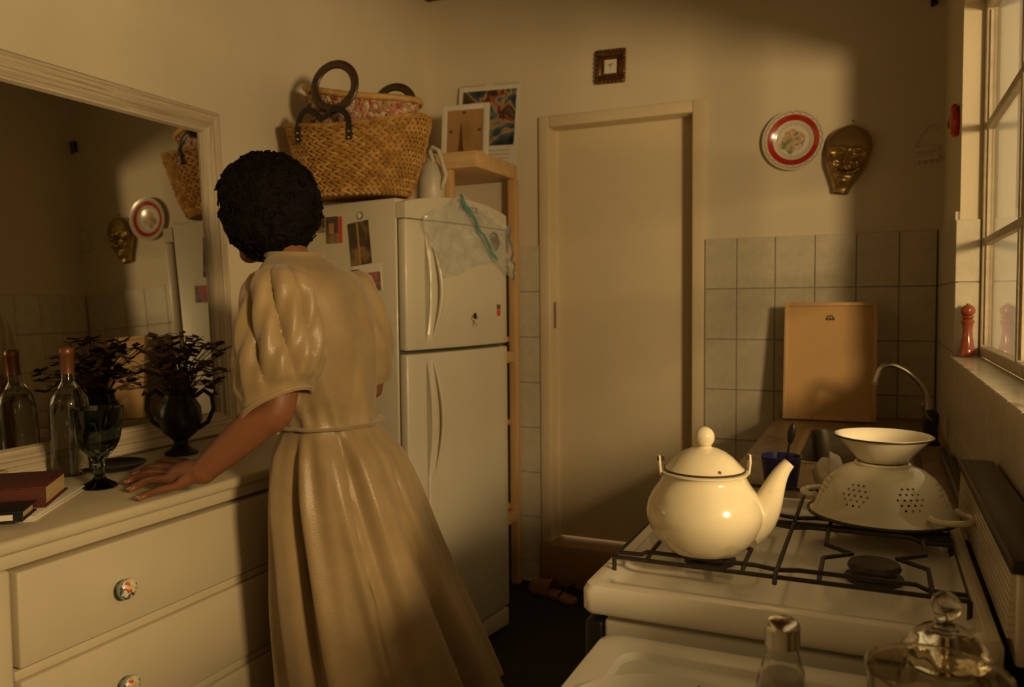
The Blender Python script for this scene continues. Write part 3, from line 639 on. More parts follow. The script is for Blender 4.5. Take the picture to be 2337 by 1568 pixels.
# ================================================================== MIRROR
MX = -1.905
my0, my1, mz0, mz1 = .62, 1.985, DT+.002, 1.908
mi = thing('large_mirror', 'large wall mirror in a limewashed ribbed wooden frame above the dresser', 'mirror', (-1.902, my1, DT+.002), rot=(0, -.045, math.radians(2.3)))
MX = 0; my0 -= my1; my1 = 0; mz1 -= mz0; mz0 = 0
prof = [(0,0),(0,.030),(.006,.036),(.012,.036),(.015,.031),(.022,.033),(.026,.029),(.030,.034),(.040,.036),(.044,.030),(.050,.032),(.056,.026),(.060,.022),(.066,.022),(.070,.012),(.072,.004),(.072,0)]
def bar(a, b, inw):                                     # mitred moulding from corner a to b, inward direction inw
    d = (b-a).normalized(); m_ = MB(); n = len(prof); vs = []
    for p, s in ((a, 1), (b, -1)):
        for (u, w) in prof: vs.append(p + inw*u + d*(u*s) + V(w, 0, 0))
    m_.add(vs, [(i, (i+1) % n, n+(i+1) % n, n+i) for i in range(n)] + [tuple(range(n)), tuple(range(n, 2*n))])
    return m_
c00, c10, c11, c01 = V(MX,my0,mz0), V(MX,my1,mz0), V(MX,my1,mz1), V(MX,my0,mz1)
bar(c01, c11, V(0,0,-1)).build('frame_rail', MT['mirrorframe'], mi)
bar(c00, c10, V(0,0,1)).build('frame_rail', MT['mirrorframe'], mi)
mfz = M_wood('limewashed_frame_upright', (.34,.26,.16), (.64,.55,.40), 'z', .6, 3.4, 34)
bar(c10, c11, V(0,-1,0)).build('frame_stile', mfz, mi); bar(c00, c01, V(0,1,0)).build('frame_stile', mfz, mi)
MB().box(MX+.004, MX+.009, my0+.07, my1-.07, mz0+.07, mz1-.07).build('mirror_glass', MT['mirror'], mi)
MB().box(MX-.012, MX-.001, my0+.01, my1-.01, mz0+.01, mz1-.01).build('backing', MT['card'], mi)
# ================================================================== THINGS ON THE DRESSER
g = PZ(228, 1112, DT)
go = thing('stemmed_goblet', 'dark green faceted glass goblet standing on the dresser', 'goblet', (g.x, g.y, DT))
MB().lathe([(0,0),(.036,0),(.038,.003),(.034,.008),(.016,.018),(.010,.026),(.014,.034),(.009,.042),(.013,.052),(.012,.060),(.020,.070),(.036,.088),(.046,.108),(.051,.135),(.0535,.165),(.0545,.180),(.0530,.180),(.049,.135),(.044,.110),(.033,.091),(0,.075)], 40, mod=lambda a, z: 1 - .06*abs(math.sin(5*a))*(1 if .085 < z < .15 else 0)).build('cup', MT['greenglass'], go, smooth=True)
g = PZ(150, 1080, DT)
bt = thing('wine_bottle', 'tall clear glass bottle with a copper foil neck in front of the mirror', 'bottle', (g.x+.02, g.y, DT))
MB().lathe([(0,.008),(.030,.002),(.040,0),(.043,.004),(.0435,.17),(.041,.188),(.030,.205),(.018,.218),(.0145,.232),(.0142,.300),(.0125,.300),(.0128,.232),(.028,.204),(.0405,.17),(.040,.008),(0,.012)], 40).build('body', MT['bottleglass'], bt, smooth=True)
MB().lathe([(.0152,.245),(.0150,.29),(.0165,.292),(.0165,.304),(.013,.309),(0,.310)], 28).build('foil', MT['copper'], bt, smooth=True)
def book(name, label, loc, rotz, sx, sy, sz, cover, grp='books on the dresser'):
    b = thing(name, label, 'book', loc, rotz, grp)
    MB().box(-sx/2, sx/2, -sy/2, sy/2, 0, .003).build('back_cover', cover, b, bevel=.0008)
    MB().box(-sx/2, sx/2, -sy/2, sy/2, sz-.003, sz).build('front_cover', cover, b, bevel=.0008)
    MB().box(-sx/2+.006, sx/2-.006, -sy/2+.003, sy/2-.006, .003, sz-.003).build('page_block', MT['pages'], b)
    n = 6; m_ = MB(); m_.prism([(-sy/2+.003-.006*math.sin(PI*i/n), .0+sz*i/n) for i in range(n+1)] + [(-sy/2+.004, sz), (-sy/2+.004, 0)], -sx/2, sx/2, lambda a, c, t: V(t, a, c))
    m_.build('spine', cover, b); return b
bk = book('black_book', 'black covered book with a pale spine label in front of the red book', (-1.516, .952, DT+.0106), .70, .14, .09, .020, MT['bookblk'])
MB().box(.030, .055, -.0505, -.046, .005, .015).build('spine_label', MT['paper'], bk)
book('white_book', 'thin white booklet under the red book on the dresser', (-1.589, 1.068, DT), .59, .15, .265, .010, MT['paper'])
book('red_book', 'thick dark red clothbound book topping the pair on the dresser', (-1.597, 1.074, DT+.0106), .70, .13, .17, .042, MT['bookred'])
book('thick_book', 'thick old book with browned pages lying against the mirror', (-1.778, 1.05, DT), 1.57, .17, .10, .050, MT['pages'])
cv = thing('blue_glass_vase', 'slim pale blue glass vase standing on the thick old book', 'vase', (-1.780, 1.01, DT+.0505))
MB().lathe([(0,0),(.026,0),(.028,.003),(.026,.06),(.023,.115),(.025,.125),(.023,.124),(.0205,.112),(.0235,.06),(.0255,.006),(0,.006)], 32).build('body', M_glass('pale_blue_glass', (.52,.60,.60), .05), cv, smooth=True)
# dark two-handled urn with dried flowers
u = V(-1.735, 1.62, DT)
ur = thing('two_handled_urn', 'dark two-handled urn in front of the mirror', 'urn', u, YAW)
MB().lathe([(0,0),(.042,0),(.044,.006),(.030,.014),(.018,.028),(.020,.04),(.045,.062),(.058,.095),(.054,.13),(.042,.15),(.040,.165),(.050,.178),(.046,.178),(.036,.165),(.036,.15),(.04,.14),(0,.13)], 36).build('body', MT['urn'], ur, smooth=True)
for s in (-1, 1):
    MB().tube([(s*.044,0,.160),(s*.066,0,.176),(s*.088,0,.160),(s*.092,0,.125),(s*.075,0,.088),(s*.050,0,.072)], .0062, 10).tube([(s*.088,0,.16),(s*.098,0,.172),(s*.102,0,.162)], .004, 8).build('handle', MT['urn'], ur, smooth=True)
bq = thing('dried_flower_bouquet', 'bouquet of dried brown flowers and leaves standing in the dark urn', 'bouquet', u+V(0,0,.145))
random.seed(3)
for i in range(90):
    a = random.uniform(0, 2*PI); rd = random.uniform(.02, .15); hgt = random.uniform(.08, .20) - rd*.35
    tip = V(max(-.085, rd*math.cos(a)), rd*math.sin(a), hgt)
    mid = tip*.5 + V(0, 0, .03); s0 = V(random.uniform(-.02,.02), random.uniform(-.02,.02), 0)
    b = MB().tube([s0, mid, tip], .0013, 5)
    b.build('stem', MT['dried'], bq)
    m_ = MB(); nl = 5
    for q in range(nl):
        aa = 2*PI*q/nl + a; rr_ = random.uniform(.020, .040); d = V(math.cos(aa), math.sin(aa), random.uniform(-.4,.7)).normalized(); w = d.cross(V(0,0,1)).normalized()*rr_*.45
        m_.add([tip, tip+d*rr_*.5+w, tip+d*rr_, tip+d*rr_*.5-w], [(0,1,2,3)])
    m_.build('bloom' if i % 6 == 0 else 'leaf_cluster', MT['petal'] if i % 6 == 0 else MT['dried'], bq)
g = PZ(470, 1046, DT)
dd = thing('dark_dish', 'flat dark glazed dish on the dresser beside the urn', 'dish', (-1.735, 1.405, DT)); dd.scale = (.85, .85, 1)
MB().lathe([(0,0),(.06,0),(.075,.006),(.088,.014),(.089,.016),(.086,.016),(.072,.009),(0,.004)], 40).build('body', MT['urn'], dd, smooth=True)
# ================================================================== FRIDGE
FA = math.radians(-9); far = V(-1.31, 2.87, 0); FW, FD, FH = .60, .545, 1.655
fr_ = thing('refrigerator', 'off-white two-door fridge freezer with long curved door handles', 'fridge', far, FA)
# local: front plane x = 0 facing +x, y from -FW (near side) to 0 (far side)
MB().box(-FD, -.052, -FW, 0, .04, FH-.005).build('cabinet', MT['fridge'], fr_, bevel=.006)
MB().box(-.053, -.046, -FW+.006, -.006, .09, FH-.06).build('door_seal', MT['seal'], fr_)
def slab(y0, y1, z0, z1):                                # door with a gently bowed front
    m_ = MB(); n = 14
    pts = [(y0, -.045)] + [(y0+(y1-y0)*i/n, -.012+.018*math.sin(PI*i/n)) for i in range(n+1)] + [(y1, -.045)]
    return m_.prism([(p[1], p[0]) for p in pts], z0, z1, lambda a, b, t: V(a, b, t))
SEAM = 1.135
dl = slab(-FW, 0, .095, SEAM-.006).build('fridge_door', MT['fridge'], fr_, bevel=.006)
du = slab(-FW, 0, SEAM+.006, FH-.075).build('freezer_door', MT['fridge'], fr_, bevel=.006)
# arched control fascia
fa = MB(); n = 20; pts = []
for i in range(n+1):
    t = i/n; y = -FW + FW*t; x = -.012+.018*math.sin(PI*t); zt = FH-.028+.040*math.sin(PI*min(1, .08+.92*t))**.7 if 0 else FH-.020+.034*math.sin(PI*t)**.8
    pts.append((x, y, zt))
vs = []; 
for (x, y, zt) in pts: vs += [V(x,y,FH-.073), V(x,y,zt), V(-.05,y,zt), V(-.05,y,FH-.073)]
fs = []
for i in range(n):
    for k in range(4): fs.append((i*4+k, i*4+(k+1) % 4, (i+1)*4+(k+1) % 4, (i+1)*4+k))
fs += [(0,1,2,3), (n*4+3,n*4+2,n*4+1,n*4)]
fc = fa.add(vs, fs).build('control_fascia', MT['fridge'], fr_, smooth=True)
TX = Matrix(((0,0,1,0),(1,0,0,0),(0,1,0,0),(0,0,0,1)))  # text plane facing +x
def onfront(y): return -.012+.018*math.sin(PI*(y+FW)/FW)
text('lettering', 'PATRICK', .030, MT['seal'], fc, Matrix.Translation((onfront(-.27)+.0005, -.27, FH-.020)) @ TX)
kn = MB().lathe([(.036,0),(.036,.003),(.030,.004),(.026,.0)], 32, (onfront(-.10)-.001, -.10, FH-.125), Matrix.Rotation(PI/2, 4, 'Y')).build('thermostat_well', MT['black'], du, smooth=True)
MB().lathe([(.026,0),(.025,.007),(0,.008)], 28, (onfront(-.10)-.001, -.10, FH-.128), Matrix.Rotation(PI/2, 4, 'Y')).build('thermostat_dial', MT['steel'], kn, smooth=True)
text('dial_mark', '*', .024, M_('blue_ink', (.06,.08,.2), .5), du, Matrix.Translation((onfront(-.04)+.001, -.04, FH-.10)) @ TX)
text('dial_mark', '1-2', .012, MT['seal'], du, Matrix.Translation((onfront(-.04)+.001, -.04, FH-.13)) @ TX)
for (z0, z1, par) in ((SEAM+.05, SEAM+.37, du), (SEAM-.43, SEAM-.04, dl)):   # long lens-shaped grips
    n = 18; yg = -FW+.095
    rc = MB().prism([(yg+.020*math.sin(PI*i/n)**1.0*1, z0+(z1-z0)*i/n) for i in range(n+1)] + [(yg-.002, z0+(z1-z0)*(n-i)/n) for i in range(1, n)], onfront(yg)-.022, onfront(yg)+.012, lambda a, b, t: V(t, a, b))
    carve(par, rc)                                       # real hollow behind the grip
    MB().tube([(onfront(yg)+.004+.022*math.sin(PI*i/n), yg+.030+.022*math.sin(PI*i/n), z0+(z1-z0)*i/n) for i in range(n+1)], [.0035+.004*math.sin(PI*i/n) for i in range(n+1)], 10).build('handle_grip', MT['fridge'], par, smooth=True)
MB().box(-.06, -.010, -FW+.004, -.004, .012, .085).build('kick_plate', MT['fridge'], fr_, bevel=.008)
for y in (-FW+.05, -.05):
    for x in (-.09, -FD+.06): MB().lathe([(.018,0),(.018,.04)], 12, (x, y, 0)).build('foot', MT['black'], fr_)
FM = Matrix.Translation(far) @ rz(FA)
# magnets and prints: side face is local y = -FW, front face local x
def side(px, py):                                        # point of the near side face under a pixel
    nrm = FM.to_3x3() @ V(0,-1,0); p0 = FM @ V(0,-FW,0); d = ray(px, py); t = (p0-CAM).dot(nrm)/d.dot(nrm); return FM.inverted() @ (CAM+d*t)
def sidecard(name, label, cat, x0, y0, x1, y1, mat, tilt=0, th=.002, extra=None):
    a, b = side(x0, y0), side(x1, y1); w, h = abs(b.x-a.x), abs(b.z-a.z); c = FM @ V((a.x+b.x)/2, -FW, (a.z+b.z)/2)
    o = thing(name, label, cat, c, FA, 'prints and magnets on the fridge')
    if isinstance(mat, list):
        for (nm, u0, u1, v0, v1, mm, dd_) in mat: MB().box(-w/2+w*u0, -w/2+w*u1, -th-dd_, -.0002-dd_, -h/2+h*v0, -h/2+h*v1, Matrix.Rotation(tilt, 4, 'Y')).build(nm, mm, o)
    else: MB().box(-w/2, w/2, -th, -.0002, -h/2, h/2, Matrix.Rotation(tilt, 4, 'Y')).build('print', mat, o)
    return o
p = side(822, 492); o = thing('round_magnet', 'small round clock-like magnet above the long photo on the fridge side', 'magnet', FM @ V(p.x, -FW, p.z), FA, 'prints and magnets on the fridge')
MB().lathe([(.013,0),(.013,.003),(0,.004)], 24, (0,0,0), Matrix.Rotation(PI/2, 4, 'X')).build('disc', MT['seal'], o); MB().lathe([(.010,.0041),(0,.0045)], 24, (0,0,0), Matrix.Rotation(PI/2, 4, 'X')).build('face', MT['paper'], o)
sidecard('photo_print', 'long dark photo print with a pale diagonal streak on the fridge side', 'photo', 797, 508, 846, 604, [('sheet',0,1,0,1,MT['photo'],0),('streak',.42,.50,.02,.98,MT['card'],.001)], -.10)
sidecard('portrait_card', 'dark portrait card with a red edge strip on the fridge side', 'card', 744, 496, 782, 554, [('sheet',0,.74,0,1,MT['photo'],0),('red_strip',.80,1,0,.98,MT['redpaint'],0),('face_patch',.2,.5,.35,.75,MT['card'],.001)])
sidecard('small_photo', 'small dim photo beside the portrait card with red strip', 'photo', 724, 494, 742, 531, MT['photo'])
sidecard('pink_card', 'pink and grey printed card with a wide white top margin', 'card', 806, 606, 872, 664, [('sheet',0,1,0,1,MT['paper'],0),('picture',.05,.97,.0,.70,MT['pinkcard'],.001)], -.05)
sidecard('blue_poster', 'large dull blue-grey printed sheet low on the fridge side', 'poster', 700, 655, 772, 850, [('sheet',0,1,0,1,MT['bluecard'],0),('margin',0,1,.93,1,MT['paper'],.0005)], .03)
def front(px, py):
    nrm = FM.to_3x3() @ V(1,0,0); p0 = FM @ V(0,0,0); d = ray(px, py); t = (p0-CAM).dot(nrm)/d.dot(nrm); return FM.inverted() @ (CAM+d*t)
p = front(1080, 731); o = thing('figure_magnet', 'small pale oval figure magnet low on the freezer door', 'magnet', FM @ V(onfront(p.y), p.y, p.z), FA, 'magnets on the freezer door')
MB().lathe([(.020,0),(.020,.002),(0,.003)], 24, (0,0,0), Matrix.Rotation(PI/2, 4, 'Y') @ Matrix.Diagonal((1.3,1,1,1))).build('oval', M_patch('magnet_paint', [(.3,(.7,.65,.5)),(.5,(.6,.5,.35)),(.58,(.08,.09,.09)),(.66,(.5,.25,.15))], 60, .4, 'noise'), o, smooth=True)
MB().ball((.004,0,.016), .003, .010, .012, 14, 8).build('dark_cap', MT['black'], o, smooth=True)
p = front(1140, 708); o = thing('word_magnet', 'narrow black and red sticker near the freezer door edge', 'sticker', FM @ V(onfront(p.y)+.001, p.y, p.z), FA, 'magnets on the freezer door')
MB().box(0, .001, -.012, .012, .004, .022).build('dark_half', MT['seal'], o); MB().box(0, .001, -.012, .012, -.022, .002).build('red_half', MT['redpaint'], o)
# clear plastic bag with a blue-green zip strip hanging on the freezer door
def fp(px, py, off=0): q = front(px, py); return V(max(onfront(max(-FW, min(0, q.y))), 0)+.010+off, q.y, q.z)
bo_ = fp(1030, 446); bg = thing('plastic_bag', 'crumpled clear plastic bag with a blue-green zip strip hanging on the freezer door', 'plastic bag', FM @ bo_, FA)
def flap(name, q, sd, mt_):
    P = [fp(*p)-bo_ for p in q]
    def fn(u, v):
        p = P[0].lerp(P[1], u).lerp(P[3].lerp(P[2], u), v); w = math.sin(PI*min(1, max(0, v)))
        p = p + V(.004 + .030*abs(noise.noise(V(u*3.5+sd, v*4, sd))) + .016*abs(noise.noise(V(u*11, v*9+sd, 2))), .010*noise.noise(V(u*4, v*4, sd+5)), .010*noise.noise(V(u*5, v*5, sd+9)))
        return p
    MB().grid(fn, 30, 30).build(name, mt_, bg, smooth=True); return fn
f1 = flap('near_film', [(1034,446), (952,500), (1000,640), (1118,592)], 1.3, MT['plastic'])
f2 = flap('far_film', [(1036,446), (1148,520), (1162,640), (1120,596)], 4.1, MT['plastic'])
MB().tube([(f1(0, i/20)+f2(0, i/20))/2+V(.004,0,0) for i in range(21)], .0085, 8, flat=.3, up=(1,0,0)).build('zip_strip', MT['seal_bg'], bg, smooth=True)
MB().tube([f2(1, i/14)+V(.002,0,0) for i in range(15)], .006, 8, flat=.3, up=(1,0,0)).build('side_seam', M_('blue_film_seam', (.10,.18,.30), .4, alpha=.7), bg, smooth=True)
# ================================================================== PINE SHELF UNIT
sh = thing('pine_shelf_unit', 'tall pine shelf unit in the corner behind the fridge', 'shelf', (-1.710, 3.165, 0))
MB().box(-.235, .215, -.205, .205, 1.855, 1.922).build('top_board', MT['pine'], sh, bevel=.003)
for x in (-.225, .187):
    x_ = x
    for y in (-.2, .162): x = x_ if y > 0 or x_ < 0 else .055; MB().box(x, x+.038, y, y+.038, 0, 1.854).build('upright', MT['pinez'], sh, bevel=.002)
for z in (.35, .74, 1.12, 1.50): MB().box(-.186, .186, -.198, .198, z, z+.024).build('shelf_board', MT['pine'], sh, bevel=.002)
for z in (.30, 1.03): MB().box(.192, .222, -.161, .161, z, z+.05).build('side_rail', MT['pine'], sh, bevel=.002)
# white photo frame seen from behind
pf = PY(1060, 343, 3.10)
wf = thing('photo_frame_back', 'white photo frame turned round showing its brown easel back on the pine shelf', 'photo frame', (pf.x, 3.10, 1.922), rot=(-.11, 0, .10))
hw, hh = .108, .232
for (a0, a1, b0, b1) in ((-hw,-hw+.024,0,hh),(hw-.024,hw,0,hh),(-hw+.024,hw-.024,0,.024),(-hw+.024,hw-.024,hh-.024,hh)):
    MB().box(a0, a1, -.009, .009, b0, b1).build('moulding', MT['whiteframe'], wf, bevel=.002)
bb = MB().box(-hw+.024, hw-.024, -.004, .002, .024, hh-.024).build('back_board', MT['card'], wf)
MB().add([V(-.018,-.0045,.15),V(.012,-.0045,.155),V(.062,-.062,.012),V(.022,-.062,.004),V(-.018,-.007,.153),V(.012,-.007,.158),V(.062,-.066,.012),V(.022,-.066,.004)], [(0,1,2,3),(7,6,5,4),(0,4,5,1),(1,5,6,2),(2,6,7,3),(3,7,4,0)]).build('easel_strut', MT['card'], wf)
for (x, z) in ((-.005,.195),(-.065,.115),(.067,.115)): MB().tube([(x-.004,-.006,z-.004),(x-.003,-.008,z+.006),(x+.004,-.008,z+.006),(x+.005,-.006,z-.005)], .0018, 6).build('turn_clip', MT['black'], bb)
# wall calendar with an abstract coloured print
c0 = PY(1042, 192, 3.372); c1 = PY(1172, 372, 3.372)
ca = thing('calendar', 'white calendar with a dark colourful print propped on the pine shelf', 'calendar', (-1.645, 3.350, 1.923), rot=(-.07, .04, 0))
MB().box(-.155, .155, -.002, .002, 0, .375).build('sheet', MT['paper'], ca)
prn = M_patch('abstract_print', [(.30,(.008,.008,.009)),(.42,(.03,.055,.07)),(.49,(.10,.15,.16)),(.53,(.45,.32,.17)),(.57,(.34,.09,.04)),(.62,(.02,.018,.014)),(.74,(.22,.13,.05))], 11, .35, 'noise')
MB().box(-.135, .138, -.003, -.0021, .095, .350).build('print', prn, ca)
for i in range(3): MB().box(-.12, .12, -.0028, -.0021, .070-.018*i, .074-.018*i).build('date_line', M_('grey_ink', (.45,.42,.36), .8), ca)
for i in range(26): 
    if abs(i-12.5) > 1.6: MB().tube([(-.145+.0116*i, -.003, .370), (-.145+.0116*i, -.004, .377), (-.145+.0116*i, .003, .377)], .0012, 5).build('wire_loop', MT['steel'], ca)
# ================================================================== STRAW BASKET AND THE BAG INSIDE IT
bz = FH+.014; B0 = V(-1.655, 2.368, bz)
bk = thing('straw_basket', 'big plaited golden straw basket with black leather handles on the fridge', 'basket', B0, .16)
BH = .245
def bsk(a, h, off=0):
    t = max(0, h/BH); e = t**.75
    rx = .172 + .085*e + off; ry = .100 + .055*e + off
    sag = .020*math.cos(2*a)*t*t
    return V(rx*math.copysign(abs(math.cos(a))**.85, math.cos(a)), ry*math.copysign(abs(math.sin(a))**.85, math.sin(a)), h + sag)
MB().grid(lambda u, v: bsk(2*PI*u, BH*v, -.004), 72, 12, True).add([bsk(2*PI*i/72, 0, -.004) for i in range(72)], [tuple(range(72))]).build('shell', MT['strawin'], bk, smooth=True)
random.seed(5)
R_, NN = 9, 54
for half, mt_ in ((0, MT['straw']), (1, MT['straw2'])):
    m_ = MB()
    for r in range(R_):
        h0 = BH*r/R_; dh = BH/R_
        for i in range(NN):
            if ((r*37 + i*61 + (i*i*13) % 29) % 10 < 6) != (half == 0): continue
            for up in (0, 1):
                a0 = 2*PI*(i + .5*up*0)/NN; da = 2*PI/NN
                j = random.uniform(-.0015, .0015)
                if up: A, Bq = (a0, h0+dh*.50), (a0+da*1.25, h0+dh*1.04)
                else: A, Bq = (a0, h0+dh*.50), (a0+da*1.25, h0-dh*.04)
                wv = dh*.27
                P = []
                for s in range(4):
                    t = s/3; aa = A[0]+(Bq[0]-A[0])*t; hh_ = A[1]+(Bq[1]-A[1])*t
                    lift = .0012 + .0075*math.sin(PI*(.12+.8*t)) + j
                    P.append((bsk(aa-da*.16, hh_+wv*(1 if up else -1)*.5, lift*.5), bsk(aa, hh_, lift+.0015), bsk(aa+da*.16, hh_-wv*(1 if up else -1)*.5, lift*.5)))
                vs = [q for tr in P for q in tr]
                m_.add(vs, [(s*3+c, s*3+c+1, s*3+4+c, s*3+3+c) for s in range(3) for c in range(2)])
    stuff(m_.build('plaited_straw', mt_, bk, smooth=True))
MB().tube([bsk(2*PI*i/72, BH, .001) for i in range(72)], .0055, 8, closed=True).build('rim_braid', MT['straw'], bk, smooth=True)
def strap(parent, pts, w=.011):
    fine = []
    for i in range(len(pts)-1):
        p0, p1, p2, p3 = pts[max(0,i-1)], pts[i], pts[i+1], pts[min(len(pts)-1,i+2)]
        for s in range(5):
            t = s/5; fine.append(.5*((2*p1)+(p2-p0)*t+(2*p0-5*p1+4*p2-p3)*t*t+(3*p1-p0-3*p2+p3)*t**3))
    fine.append(pts[-1]); return MB().tube(fine, w, 10, flat=.30, up=(0,-1,0)).build('handle', MT['leather'], parent, smooth=True)
def fa_(x): # angle on the camera side of the basket for a given local x
    return -math.acos(max(-1, min(1, math.copysign((abs(x)/.262)**(1/.85), x))))
pa, pb = bsk(fa_(-.155), BH*.93, .008), bsk(fa_(.045), BH*.93, .008)
h1 = strap(bk, [pa+V(0,0,-.045), pa+V(0,-.002,.0), pa+V(.006,.008,.045), pa+V(.030,.012,.066), pa+V(.060,.008,.052), pa+V(.085,.0,.030), pa+V(.105,.0,.038), pb+V(-.060,.0,.062), pb+V(-.025,.002,.055), pb+V(-.006,.002,.030), pb+V(0,-.002,0), pb+V(0,0,-.040)])
for q in (pa, pb):
    for dz in (-.014, -.034): MB().ball(q+V(0,-.006,dz), .0042, .003, .0042, 10, 6).build('stud', MT['chrome'], h1, smooth=True)
pa, pb = bsk(-fa_(-.10), BH*.93, .006), bsk(-fa_(.10), BH*.93, .006)
strap(bk, [pa+V(0,0,-.04), pa, pa+V(.02,-.02,.04), (pa+pb)/2+V(0,-.03,.05), pb+V(-.02,-.02,.04), pb, pb+V(0,0,-.04)])
# inner bag
IB = B0 + V(.005, .020, .012)
ib = thing('crochet_bag', 'patchwork crochet bag with round dark wooden handles inside the straw basket', 'bag', IB, .12)
patch = M_patch('crochet_patches', [(0,(.36,.20,.10)),(.2,(.60,.42,.25)),(.36,(.52,.20,.13)),(.5,(.62,.50,.32)),(.64,(.34,.10,.08)),(.76,(.58,.34,.22)),(.9,(.42,.28,.14))], 62, .8, bump=1.0)
def ibs(a, t, off=0): 
    x = (.140+.075*t+off)*math.cos(a); y = (.070+.050*t+off)*math.sin(a)
    return V(x, y, .335*t - .18*x*t + .012*math.cos(2*a)*t)
MB().grid(lambda u, v: ibs(2*PI*u, v), 60, 10, True).add([ibs(2*PI*i/60, 0) for i in range(60)], [tuple(range(60))]).build('crochet_body', patch, ib, smooth=True)
m_ = MB()                                                # raised crochet knots
random.seed(9)
for i in range(260):
    a = random.uniform(-PI, 0) if i % 4 else random.uniform(0, PI); t = random.uniform(.55, .97); m_.ball(ibs(a, t, .001), .0055, .0055, .0048, 6, 4)
stuff(m_.build('crochet_knots', patch, ib, smooth=True))
MB().tube([ibs(2*PI*i/60, 1, .0) for i in range(60)], .0115, 10, closed=True).build('roped_rim', MT['straw2'], ib, smooth=True)
for (dx, y, zc, tl) in ((-.035, -.128, .355, .10), (.060, .128, .335, .05)):
    MB().tube([(dx+.076*math.cos(2*PI*i/48), y+tl*.0+.01*math.sin(2*PI*i/48), zc-.006+.076*math.sin(2*PI*i/48)) for i in range(48)], .0150, 12, closed=True, flat=.5, up=(0,1,0)).build('ring_handle', MT['ring'], ib, smooth=True)
# milky plastic jug between basket and shelf
jl_ = V(-1.470, 2.550, FH-.0005)
jg = thing('plastic_jug', 'milky plastic jug with a looped handle beside the straw basket', 'jug', jl_, .2)
MB().lathe([(0,0),(.046,0),(.050,.006),(.048,.09),(.038,.135),(.018,.155),(.018,.175),(0,.175)], 28).build('body', MT['milk'], jg, smooth=True)
MB().tube([(.012,-.012,.150),(.006,-.03,.188),(.018,-.036,.198),(.042,-.04,.185),(.066,-.034,.10),(.046,-.02,.055)], .0085, 10).build('handle', MT['milk'], jg, smooth=True)
# ================================================================== WALL THINGS
# gilt miniature
a, b_ = PY(1358, 115, YB-.012), PY(1428, 188, YB-.012)
mn = thing('miniature_picture', 'tiny picture in a dark carved gilt frame high on the back wall', 'picture', ((a.x+b_.x)/2, YB-.002, (a.z+b_.z)/2), rot=(0, .03, 0))
for (x0, x1, z0, z1) in ((-.068,.068,.042,.072),(-.068,.068,-.072,-.042),(-.068,-.040,-.042,.042),(.040,.068,-.042,.042)):
    m_ = MB().box(x0, x1, -.018, 0, z0, z1); f = m_.build('moulding', MT['gilt'], mn, bevel=.006)
for i in range(28):
    a_ = 2*PI*i/28; x = .060*max(-1, min(1, 1.35*math.cos(a_))); z = .064*max(-1, min(1, 1.35*math.sin(a_)))
    MB().ball((x, -.018, z), .0075, .006, .0075, 8, 6).build('carved_leaf', MT['gilt'], mn, smooth=True)
MB().box(-.041, .041, -.006, -.001, -.043, .043).build('mount', MT['gilt'], mn)
pc_ = MB().box(-.027, .027, -.008, -.0061, -.029, .029).build('picture_sheet', MT['paper'], mn)
MB().prism([(-.014,.006),(-.002,.010),(.012,.012),(.004,.002),(.003,-.012),(.0,-.012),(-.001,.002)], -.0088, -.0081, lambda a, b, t: V(a, t, b)).build('sketch', M_('ochre_ink', (.40,.24,.06), .6), pc_)
# painted plate
c = PY(1811, 320, YB-.015)
plm = M_radial('painted_wall_plate', [(0,(.70,.66,.55)),(.57,(.55,.47,.30)),(.59,(.70,.66,.55)),(.645,(.42,.28,.08)),(.66,(.42,.025,.03)),(.83,(.42,.28,.08)),(.845,(.68,.64,.53)),(.93,(.50,.40,.20)),(.95,(.68,.64,.53))], .117, .18,
   (.40, 26, [(0,(.20,.25,.15)),(.40,(.36,.34,.22)),(.46,(.62,.42,.20)),(.52,(.60,.25,.20)),(.57,(.66,.55,.34)),(.62,(.22,.24,.20)),(.68,(.45,.16,.07))]), .7)
wp = thing('wall_plate', 'painted porcelain plate with a crimson ring hanging on the back wall', 'plate', (c.x, YB-.004, c.z), rot=(PI/2+.02, 0, -.04))
MB().lathe([(0,.004),(.060,.004),(.072,.008),(.082,.014),(.112,.022),(.117,.0235),(.1175,.0255),(.112,.0250),(.080,.0175),(.070,.012),(.060,.0085),(0,.0085)], 72).build('body', plm, wp, smooth=True)
m_ = MB()
for i in range(40):
    a_ = 2*PI*i/40; m_.lathe([(.0028,0),(0,.0012)], 6, (.062*math.cos(a_), .062*math.sin(a_), .0092))
stuff(m_.build('gilt_beading', MT['gilt'], wp))
for i in range(24):
    a0 = 2*PI*i/24; MB().tube([((.103+.006*math.sin(PI*s/6))*math.cos(a0+2*PI/24*s/6), (.103+.006*math.sin(PI*s/6))*math.sin(a0+2*PI/24*s/6), .0236+.0008) for s in range(7)], .0007, 5).build('gilt_scallop', MT['gilt'], wp)
